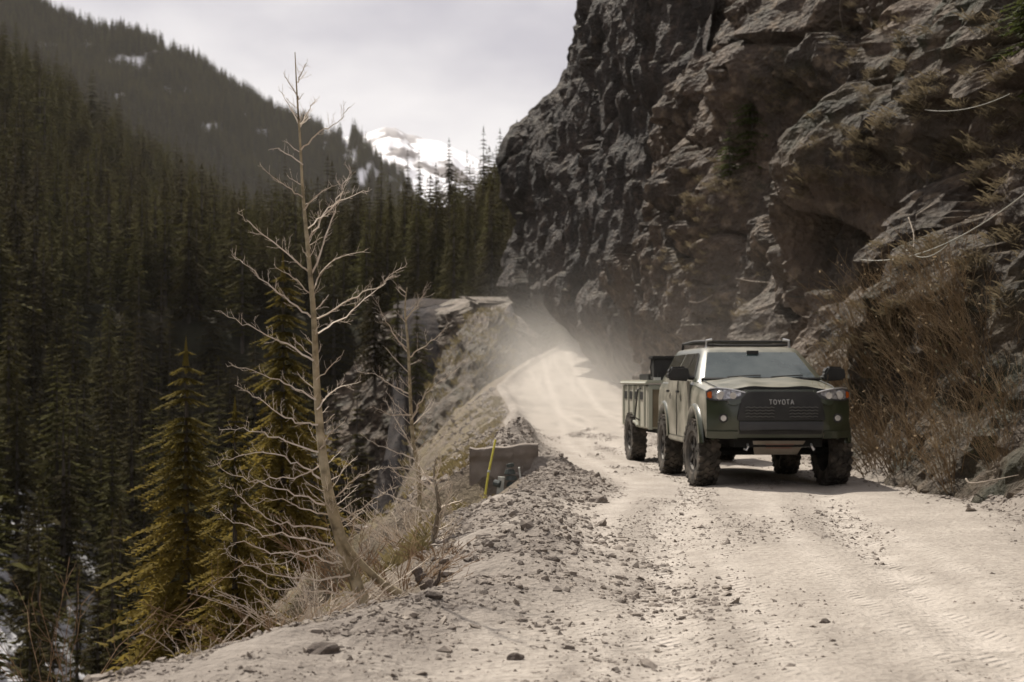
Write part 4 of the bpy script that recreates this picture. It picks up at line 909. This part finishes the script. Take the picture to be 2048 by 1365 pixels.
# bushes of bare twigs along the lip
def twig_bush(name, loc, H, R, n, seed, m, r, label, group=None, leaf=None, cat='bush', lean=(0, 0)):
    g = np.random.default_rng(seed); paths = []; rads = []
    for _ in range(n):
        az = g.uniform(0, 6.28); l_ = H*g.uniform(.5, 1.1); sp = g.uniform(0, 1)**.7*R; b_ = np.array([math.cos(az)*sp*.3, math.sin(az)*sp*.3, -.05]); t = np.linspace(0, 1, 6)[:, None]
        d = np.array([math.cos(az)*sp+lean[0]*H*.5, math.sin(az)*sp+lean[1]*H*.5, l_]); pb = b_+d*t+np.array([math.cos(az)*sp*.4+lean[0]*H*.3, math.sin(az)*sp*.4, -.12*l_])*t**2+g.normal(size=(6, 3))*.022*H*(t > 0)
        paths.append(pb); rads.append(np.linspace(r, r*.5, 6)); twigs_on(pb[1:], g, H*.13, H*.22, r*.55, paths, rads, 0)
    V, Fq = tubes_np(paths, rads, 3)
    e = empty(name, loc, label=label, cat=cat, group=group); link('stems', nme('stems', V, Fq, m), e)
    if leaf:
        k = leaf[1]; idx = g.integers(0, len(V), k); c = V[idx]+g.normal(size=(k, 3))*.04*H; a = g.normal(size=(k, 3))*leaf[2]; b2 = g.normal(size=(k, 3))*leaf[2]*.6
        Vl = np.stack([c-b2, c+a, c+b2, c-a], 1).reshape(-1, 3); link('leaves', nme('leaves', Vl, np.arange(4*k).reshape(-1, 4), leaf[0]), e)
    return e
for k, (px, py, Y, H, R, n, m, lb) in enumerate(((640, 1262, 10.2, .55, .55, 46, mtwig, 'low tangle of pale bare twigs at the foot of the tall aspen'), (800, 1180, 11.2, .42, .40, 40, mtwig_red, 'reddish twiggy bush between the aspen and the weathered stump'),
        (540, 1290, 9.6, .38, .50, 34, mtwig_red, 'sparse reddish twigs on the lip left of the aspen foot'), (390, 1350, 8.4, .30, .22, 9, mtwig, 'single sprig of bare twigs at the bottom left of the road lip'), (120, 1420, 9.5, .95, .7, 16, mtwig_red, 'faint bare bush in the bottom left corner below the road'),
        (880, 1085, 12.6, .25, .25, 26, mtwig_red, 'small dry bush at the foot of the dark crooked tree'), (700, 1010, 16.0, .8, .7, 40, mtwig_red, 'reddish bare bush below the lip right of the aspen trunk'), (830, 990, 18.5, .7, .6, 44, mtwig, 'pale bare bush on the slope below the second aspen'))):
    v = P(px, py, Y); zz = float(z_full(np.array([v.x]), np.array([v.y]))[0]); twig_bush('twig_bush', (v.x, v.y, min(zz, v.z+.1)-.03 if k != 4 else v.z), H, R, n, 40+k, m, .0035*Y/10.5, lb)
# dry willow-like shrubs on the bank at the right
def cliff_hit(px, py): 
    i = visible_at(px, py, CV); return CV[i]
shr = [twig_bush('dry_shrub', (0, 0, 0), 1.5, .65, 42, 70+k, mshrub, .0065, 'dry brown shrub of thin upright stems on the bank behind the wagon', 'dry shrubs on the bank', leaf=(mleafgreen if k == 2 else mshrub, 90, .014), lean=(-.25, -.05)) for k in range(4)]
spots = [(1700, 800), (1740, 860), (1760, 740), (1800, 690), (1820, 830), (1850, 760), (1720, 700), (1680, 720), (1880, 680), (1900, 850), (1930, 760), (1780, 620), (1840, 600), (1700, 640), (1980, 900), (1960, 680), (1890, 930), (1740, 920), (2010, 800), (1660, 780), (1900, 600), (1795, 900)]
for k, (px, py) in enumerate(spots):
    h_ = cliff_hit(px, py+30); src = shr[k % 4]
    if k < 4: e = src
    else:
        e = src.copy(); COL.objects.link(e)
        for ch in src.children: c_ = ch.copy(); COL.objects.link(c_); c_.parent = e
    e.location = (h_[0]+.1, h_[1], h_[2]-.15); e.rotation_euler = (0, 0, random.uniform(-.6, .6)); sc = random.uniform(.6, 1.0); e.scale = (sc, sc, sc)
# young conifers rooted on the rock wall
Vc, Fc = conifer(88, 1.0, .24, 22, 7, 7, .3, .05, .05, .9); yc = nme('spruce_crown', Vc, Fc, mneedle_cliff); yt = trunk_mesh('spruce_trunk', 1.0, .014, mbark)
for px, py, H, lb in ((1478, 320, 3.2, 'young green spruce growing from the rock wall high above the wagon'), (1440, 350, 2.0, 'smaller green spruce beside the one high on the rock wall'), (1920, 320, 2.2, 'bushy green spruce on the rock wall at the far right'), (2015, 180, 2.6, 'dark spruce on the rock wall near the top right corner')):
    h_ = cliff_hit(px, py); spruce('young_spruce', (h_[0]+.3, h_[1], h_[2]-.3), H, (yc, yt), lb)

# dry grass in tufts on ledges and along the lip
def tufts(name, pts, n, ln, m, label, seed, lean=(0, 0, .4), wd=.012):
    g = np.random.default_rng(seed); pts = np.asarray(pts); k = len(pts)*n; c = np.repeat(pts, n, 0)+g.normal(size=(k, 3))*np.array([.2, .3, .12])*ln*2
    az = g.uniform(0, 6.28, k); d = np.stack([np.cos(az)*.7, np.sin(az)*.7, g.uniform(.2, 1.1, k)], 1)+np.array(lean); l_ = ln*g.uniform(.5, 1.2, k)[:, None]
    a = np.stack([-np.sin(az), np.cos(az), 0*az], 1)*wd
    V = np.stack([c-a, c+a, c+d*l_*.6, c+d*l_*np.array([1.15, 1.15, .75])], 1).reshape(-1, 3); b_ = np.arange(k)*4
    Fc = np.concatenate([np.stack([b_, b_+1, b_+2], 1), np.stack([b_, b_+2, b_+3], 1)])
    return tag(link(name, nme(name, V, Fc, m)), label, kind='stuff')
pl = []
g = np.random.default_rng(33)
for px, py, rx, ry, n in ((1545, 190, 30, 25, 16), (1500, 250, 30, 30, 16), (1450, 350, 40, 25, 20), (1390, 430, 30, 40, 18), (1420, 560, 50, 30, 10), (1700, 300, 30, 30, 20), (1640, 360, 40, 20, 16), (1810, 240, 40, 40, 20), (1900, 330, 50, 30, 12), (1690, 50, 20, 30, 8), (1760, 110, 50, 50, 12), (1900, 120, 80, 80, 20), (1990, 420, 40, 50, 8), (1850, 520, 70, 20, 14), (1980, 560, 50, 50, 14), (1340, 520, 25, 40, 12), (1460, 620, 40, 20, 8), (1740, 640, 60, 40, 20), (1990, 260, 50, 70, 26)):
    for _ in range(n): pl.append(cliff_hit(px+g.normal()*rx, py+g.normal()*ry))
tufts('dry_grass', pl, 80, .17, mgrass, 'dry tan grass hanging in tufts from ledges of the rock wall', 5, (-.2, -.25, -.35), wd=.0045)
yy = g.uniform(24.5, 75, 1300); xx = x_left(yy)-np.abs(g.normal(size=1300))*1.4-.1; yy2 = g.uniform(11, 19, 120); xx2 = x_left(yy2)-np.abs(g.normal(size=120))*.5-.15
yy = np.concatenate([yy, yy2]); xx = np.concatenate([xx, xx2]); kk = fbm(p2(xx, yy, .7, 8.8), 3) > .12
tufts('bank_grass', np.stack([xx, yy, z_full(xx, yy)], 1)[kk], 34, .10, mgrass_green, 'yellow green grass on the slope below the road edge', 6, wd=.003)
kk = g.integers(0, len(K3), 900); tufts('knob_grass', K3[kk], 14, .35, mgrass_green, 'yellow grass growing on the rock knob at the bend', 7, wd=.014)

# ------------------------------------------------------------------ loose stones
ICO = bmesh.new(); bmesh.ops.create_icosphere(ICO, subdivisions=1, radius=1); IV = np.array([v.co for v in ICO.verts]); IF = np.array([[v.index for v in f.verts] for f in ICO.faces]); ICO.free()
OV = np.array([(1, 0, 0), (-1, 0, 0), (0, 1, 0), (0, -1, 0), (0, 0, 1), (0, 0, -1)], float); OF = np.array([(0, 2, 4), (2, 1, 4), (1, 3, 4), (3, 0, 4), (2, 0, 5), (1, 2, 5), (3, 1, 5), (0, 3, 5)])
def stones(name, x, y, s, m, label, seed, sink=.35, IV=IV, IF=IF):
    g = np.random.default_rng(seed); n = len(x); z = z_full(x, y); kv = len(IV)
    V = IV[None]*g.uniform(.62, 1.25, (n, kv, 1)); sc = np.stack([g.uniform(.7, 1.4, n), g.uniform(.7, 1.4, n), g.uniform(.4, .9, n)], 1)[:, None]
    V = V*sc; a = g.uniform(0, 6.28, n); ca, sa = np.cos(a)[:, None], np.sin(a)[:, None]
    tl_ = g.normal(size=n)[:, None]*.5; ct, st = np.cos(tl_), np.sin(tl_); Vx, Vz = V[..., 0]*ct-V[..., 2]*st, V[..., 0]*st+V[..., 2]*ct
    V = np.stack([Vx*ca-V[..., 1]*sa, Vx*sa+V[..., 1]*ca, Vz], -1)*s[:, None, None]
    V += np.stack([x, y, z+s*(.45-sink)], 1)[:, None]
    Fc = (IF[None]+np.arange(n)[:, None, None]*kv).reshape(-1, 3)
    return tag(link(name, nme(name, V.reshape(-1, 3), Fc, m)), label, kind='stuff')
g = np.random.default_rng(50)
n = 22000; y = 6.5*np.exp(g.random(n)*math.log(40/6.5)); bw = np.interp(y, [0, 9, 12, 14, 20, 26, 40], [2.0, 1.9, 1.6, 1.4, .9, .8, .5])
x = x_left(y)-.25+bw*g.beta(1.6, 1.9, n)*1.35; dn = fbm(p2(x, y, 1.1, 6.6), 3); kk = dn > -.22+.5*g.random(n)-.35*(y > 12)
s = np.clip(np.exp(g.normal(-4.35, .48, n)), .006, .05)*np.interp(y, [6, 12, 40], [.9, 1.05, 1.5])
stones('berm_gravel', x[kk], y[kk], s[kk], mstone, 'grey brown gravel heaped along the outer edge of the road', 51)
n = 120000; y = 5.5*np.exp(g.random(n)*math.log(48/5.5)); x = x_left(y)+.5+(x_right(y)-x_left(y)-.4)*g.random(n); gm = gravel_mask(x, y)
gm = gm+.45*(x < x_left(y)+2.6+.5*np.sin(y*.9))*(y < 17); kk = gm > .2+.75*g.random(n); x, y = x[kk], y[kk]; s = np.clip(np.exp(g.normal(-5.0, .5, len(x))), .004, .04)*np.interp(y, [5, 15, 48], [.95, 1.2, 2.0])
stones('road_gravel', x, y, s, mstone, 'small loose stones scattered between the wheel tracks', 52, .35, OV, OF)
n = 4200; y = g.uniform(24.3, 80, n); x = x_left(y)-np.abs(g.normal(size=n))*1.5-.05; s = np.clip(np.exp(g.normal(-3.3, .6, n)), .012, .16)
stones('slope_stones', x, y, s, mstone, 'broken stones lying on the slope below the road edge', 54, .35, OV, OF)
n = 3500; y = g.uniform(9, 58, n); x = x_right(y)+.05+g.normal(size=n)*.22; s = np.clip(np.exp(g.normal(-4.1, .5, n)), .006, .06)
stones('cliff_foot_rubble', x, y, s, mstone, 'rubble and small stones along the foot of the rock wall', 53)
for k, (px, py, s, lb) in enumerate(((1106, 1137, .035, 'dark stone on the gravel beside the light wheel track'), (868, 1215, .035, 'dark stone on the pale streak below the stump'), (1030, 1092, .045, 'brownish stone on the slope of the gravel berm'), (650, 1308, .06, 'broad dark stone on the road lip at the bottom'), (1650, 1232, .022, 'small pointed stone standing alone on the right wheel track'), (1196, 995, .07, 'pale stone at the road side end of the gravel berm'), (1030, 1298, .03, 'dark stone among the loose gravel near the bottom centre'))):
    Y = F*(EYE-.06)/(py-HY); v = P(px, py, Y); g2 = np.random.default_rng(90+k)
    bm = bmesh.new(); bmesh.ops.create_icosphere(bm, subdivisions=3, radius=1)
    for q in bm.verts: q.co *= 1+.35*float(perlin(np.array([q.co[:]])*1.3+k*7)[0])+.1*float(perlin(np.array([q.co[:]])*4+k)[0])
    me = bpy.data.meshes.new('stone'); bm.to_mesh(me); bm.free(); me.materials.append(mstone if k == 5 else mbigstone)
    o = link('stone', me, None, (v.x, v.y, float(z_full(np.array([v.x]), np.array([v.y]))[0])+s*.25)); o.scale = (s*1.35, s*1.1, s*.85); tag(o, lb, 'stone', 'larger stones on the road edge')

# ------------------------------------------------------------------ headwall with its fitting, stake, stump, sticks, cables
xs = np.linspace(-.60, .37, 34); zs = np.linspace(-1.3, .45, 44); XX, ZZ = np.meshgrid(xs, zs, indexing='ij'); XX = XX.ravel(); ZZ = ZZ.ravel()
tp_ = .40+.03*np.sin(XX*4)+.035*fbm(p2(XX, 0*XX, 3), 2); ZZ = np.minimum(ZZ, tp_)
YF = 24.05-.06*fbm(np.stack([XX, 0*XX, ZZ], 1)*3.5, 5)-.05*(ZZ > tp_-.15)
Vf = np.stack([XX, YF, ZZ], 1); Vk = np.stack([XX, np.full_like(XX, 24.5), ZZ], 1); k = len(Vf); fq = gridf(34, 44)
rim_ = [(i*44+43, (i+1)*44+43, k+(i+1)*44+43, k+i*44+43) for i in range(33)]+[(j+1, j, k+j, k+j+1) for j in range(43)]+[(33*44+j, 33*44+j+1, k+33*44+j+1, k+33*44+j) for j in range(43)]
tag(link('headwall', nme('headwall', np.concatenate([Vf, Vk]), np.concatenate([fq, fq[:, ::-1]+k, np.array(rim_)]), M('grey_brown_concrete', [(.14, .118, .10), (.20, .17, .145), (.25, .215, .185)], scale=3, rough=.9, bump=.5, bscale=14), True)), 'grey brown concrete headwall in the washed out road edge', 'wall')
fit = empty('pipe_fitting', P(1030, 1000, 23.6), label='stack of dark ribbed metal fittings mounted on the concrete headwall', cat='pipe fitting')
mfit = M('painted_iron', [(.035, .045, .042), (.075, .085, .08)], scale=20, rough=.5); mfitp = M('galvanised_plate', [(.32, .33, .30), (.5, .5, .46)], scale=15, rough=.5)
for k in range(4): MB().tube([(-.03+.012*k*0+.02*(1-k), 0, .10+.085*k), (-.03+.02*(1-k), 0, .165+.085*k)], [.105-.008*k, .085-.008*k], 12).build('ribbed_collar', mfit, fit, bevel=.006)
MB().tube([(-.06, .02, .45), (-.07, .02, .50)], .055, 10).build('cap', mfit, fit, bevel=.006)
MB().box((.085, -.02, .24), (.025, .16, .42), Matrix.Rotation(-.14, 3, 'Y')).build('mounting_plate', mfitp, fit)
MB().box((-.20, -.03, .20), (.09, .12, .24), Matrix.Rotation(.1, 3, 'Y')).build('side_bracket', mfitp, fit)
MB().tube([(-.28, -.05, .235), (-.20, -.10, .22)], .05, 10).build('outlet', mfit, fit)
MB().tube([(.06, -.10, .02), (.10, -.16, .05)], .075, 10).build('lower_outlet', mfit, fit)
st = empty('marker_stake', P(962, 1018, 22.6), label='thin yellow marker stake leaning in front of the concrete headwall', cat='stake')
tpv = P(991, 880, 23.0)-P(962, 1018, 22.6); MB().tube([(0, 0, -.2), tuple(tpv*.5), tuple(tpv)], .016, 6).build('rod', M('yellow_fibreglass', [(.42, .37, .05), (.52, .46, .08)], scale=10, rough=.5), st)
MB().tube([tuple(tpv*.52), tuple(tpv*.55)], .021, 8).build('reflector_band', mfitp, st)
s0 = P(872, 1196, 10.85); sp = empty('tree_stump', (s0.x, s0.y, s0.z-.05), label='weathered dark stump leaning left at the edge of the gravel', cat='stump')
pth = smooth_path([np.array(P(x, y, 10.85+dy)-s0)+np.array([0, 0, .05]) for x, y, dy in ((876, 1205, 0), (862, 1180, -.03), (845, 1160, .02), (832, 1138, .05))], 16)
Vt, Ft = tubes_np([pth], [np.linspace(.062, .03, 16)*(1+.15*np.sin(np.arange(16)*1.9))], 9); link('trunk', nme('trunk', Vt, Ft, mstump), sp)
Vt, Ft = tubes_np([pth[5]+np.array([[0, 0, 0], [.05, -.03, .07], [.06, -.05, .13]])], [np.array([.022, .015, .006])], 6); link('broken_limb', nme('broken_limb', Vt, Ft, mstump), sp)
def on_cliff_path(pts, lift): return [Vector(cliff_hit(x, y))+Vector((-lift, -lift, lift*.4)) for x, y in pts]
for pts, r_, m, nm, lb, cat in (([(1822, 438), (1836, 470), (1842, 500)], .012, mdead, 'dead_branch', 'curved bleached twig standing in the dark recess under the cable', 'branch'),
      ([(1466, 563), (1500, 568), (1540, 566)], .022, mdead, 'dead_branch', 'pale dead branch lying on the ledge above the wagon roof', 'branch'), ([(1380, 603), (1405, 597), (1430, 585)], .022, mdead, 'dead_branch', 'short pale stick on the rock left of the ledge branch', 'branch'),
      ([(1735, 935), (1765, 905), (1790, 880)], .012, mdead, 'dead_branch', 'bundle of straight dry sticks leaning on the bank by the road', 'branch'), ([(1940, 968), (1965, 966), (2050, 968)], .014, mdead, 'dead_branch', 'long pale branch lying along the road edge at the right', 'branch'),
      ([(1680, 0), (1688, 35), (1698, 70)], .016, mdead, 'dead_branch', 'straight pale stick high on the rock wall near the top edge', 'branch'), ([(1728, 90), (1765, 65), (1785, 42)], .014, mdead, 'dead_branch', 'crooked white branch near the top of the rock wall', 'branch')):
    q = on_cliff_path(pts, .12); q = smooth_path([np.array(v) for v in q], 12); c0 = q[0].copy(); Vt, Ft = tubes_np([q-c0], [np.linspace(r_*.9, r_*.3, 12)], 5)
    o = link(nm, nme(nm, Vt, Ft, m, True), None, tuple(c0)); tag(o, lb, cat)
mcable = M('pale_steel_cable', [(.30, .29, .25), (.40, .39, .34)], rough=.5)
for ends, r_, sag, nm, lb in (((( 1722, 520, 30.5), (2062, 378, 23.0)), .0075, .25, 'steel_cable', 'taut pale steel cable slanting across the rock wall at the right'), (((1812, 500, 28.5), (1895, 490, 27.0)), .005, .12, 'steel_cable', 'slack loop of thin cable hanging below the taut one'), (((1850, 220, 33), (2020, 188, 29)), .005, .10, 'steel_cable', 'thin wire drooping high across the rock wall at the right')):
    t = np.linspace(0, 1, 24); (xa, ya, _), (xb, yb, _) = ends
    hits = np.array([cliff_hit(xa+(xb-xa)*k, ya+(yb-ya)*k+sag*90*k*(1-k))[1] for k in t]); Y0 = hits[:3].min()-.25; sl = min(0, ((hits[3:]-.3-Y0)/t[3:]).min())
    a, b_ = P(xa, ya, Y0), P(xb, yb, Y0+sl); t = t[:, None]; q = np.array(a)*(1-t)+np.array(b_)*t-np.array([0, 0, 1])*sag*4*t*(1-t)
    Vt, Ft = tubes_np([q-q[0]], [np.full(24, r_)], 6); tag(link(nm, nme(nm, Vt, Ft, mcable, True), None, tuple(q[0])), lb, 'cable')

# ------------------------------------------------------------------ spur face under the far road
pth = np.array([(-11.6, 142), (-10.3, 138.5), (-8, 136), (-5.5, 133.5), (-3.0, 131.5), (-1.2, 130.5), (-.1, 132), (.5, 136), (.7, 142)], float)
seg = np.concatenate([[0], np.cumsum(np.linalg.norm(np.diff(pth, axis=0), axis=1))]); s = np.arange(0, seg[-1], .16); h = np.arange(-14, 7.9, .17)
bx, by = np.interp(s, seg, pth[:, 0]), np.interp(s, seg, pth[:, 1]); tx, ty = np.gradient(bx), np.gradient(by); l_ = np.hypot(tx, ty); nx_, ny_ = ty/l_, -tx/l_
H = np.tile(h, len(s)); rp2 = lambda a: np.repeat(a, len(h)); lean = np.interp(H+.35*rp2(perlin(np.stack([s*.3, 0*s, 0*s], 1))), [-14, 0, 4.5, 6.6, 8], [-9, -2.6, -.3, 1.0, 4.5])
Vs = np.stack([rp2(bx)-rp2(nx_)*lean, rp2(by)-rp2(ny_)*lean, H], 1)
f1, f2, cid, tl = worley(Vs*np.array([.3, .3, .22])); g1, g2, gid, tg = worley(Vs*.9)
dp = (1.0*fbm(Vs*.2, 4)+((cid-.5)*1.1+tl*.9)+((gid-.5)*.4+tg*.35)+.15*fbm(Vs*1.6, 4, .5, True))*np.clip((8.2-H)/2, .15, 1)
Vs[:, 0] += rp2(nx_)*dp; Vs[:, 1] += rp2(ny_)*dp
tag(link('gorge_wall', nme('gorge_wall', Vs, gridf(len(s), len(h)), mrock, False, {'veg': ss(.1, .5, fbm(Vs*.3, 3))*.5, 'dust': np.clip(ss(5.2, 6.8, H)*.8+.2*ss(-4, 4, H), 0, 1)})), 'dark rock wall of the gorge below the distant road', kind='structure')

# ------------------------------------------------------------------ dust behind the trailer and haze in the valley
def vol_box(name, lo, hi, m, label):
    c = [(a+b_)/2 for a, b_ in zip(lo, hi)]; dd = [b_-a for a, b_ in zip(lo, hi)]
    o = MB().box((0, 0, 0), dd).build(name, m); o.location = c; return tag(o, label, kind='stuff')
def vol_mat(name, color, dens, aniso):
    m = bpy.data.materials.new(name); m.use_nodes = True; t = m.node_tree; t.nodes.clear()
    o = t.nodes.new('ShaderNodeOutputMaterial'); v = t.nodes.new('ShaderNodeVolumePrincipled'); v.inputs['Color'].default_value = (*color, 1); v.inputs['Density'].default_value = dens; v.inputs['Anisotropy'].default_value = aniso
    t.links.new(v.outputs[0], o.inputs['Volume']); return m, t, v
m, t, v = vol_mat('road_dust', (.97, .93, .88), 0, .25)
geo = t.nodes.new('ShaderNodeNewGeometry'); sx = t.nodes.new('ShaderNodeSeparateXYZ'); t.links.new(geo.outputs['Position'], sx.inputs[0])
def mr(src, a, b_, c_, d_):
    r_ = t.nodes.new('ShaderNodeMapRange'); r_.interpolation_type = 'SMOOTHSTEP'
    for k, q in enumerate((a, b_, c_, d_)): r_.inputs[k+1].default_value = q
    t.links.new(src, r_.inputs[0]); return r_.outputs[0]
nzz = t.nodes.new('ShaderNodeTexNoise'); nzz.inputs['Scale'].default_value = .22; nzz.inputs['Detail'].default_value = 3; t.links.new(geo.outputs['Position'], nzz.inputs['Vector'])
gz = mathn(t, 'SUBTRACT', sx.outputs[2], mathn(t, 'MULTIPLY', mr(sx.outputs[1], 62, 114, 0, 1), 3.3))
hfall = mathn(t, 'POWER', mr(gz, -.5, 9.5, 1, 0), 4.5)
dens = mathn(t, 'MULTIPLY', mathn(t, 'MULTIPLY', mr(nzz.outputs['Fac'], .36, .68, .15, 1), hfall), mathn(t, 'MULTIPLY', mathn(t, 'ADD', mr(sx.outputs[1], 27.5, 38, 0, .6), mr(sx.outputs[1], 62, 90, 0, .7)), mr(sx.outputs[1], 100, 118, 1, 0)))
dens = mathn(t, 'MULTIPLY', dens, mathn(t, 'MULTIPLY', mr(sx.outputs[0], -2.5, 1.5, 0, 1), mr(sx.outputs[0], 5, 8, 1, 0)))
t.links.new(mathn(t, 'MULTIPLY', dens, .036), v.inputs['Density'])
vol_box('dust', (-2.6, 27.2, -.6), (8.2, 119, 13), m, 'pale dust hanging over the road behind the trailer')
m, t, v = vol_mat('valley_haze', (.90, .86, .80), .00006, .2)
vol_box('haze', (-1500, -700, -40), (1500, 2900, 480), m, 'thin warm haze filling the valley')
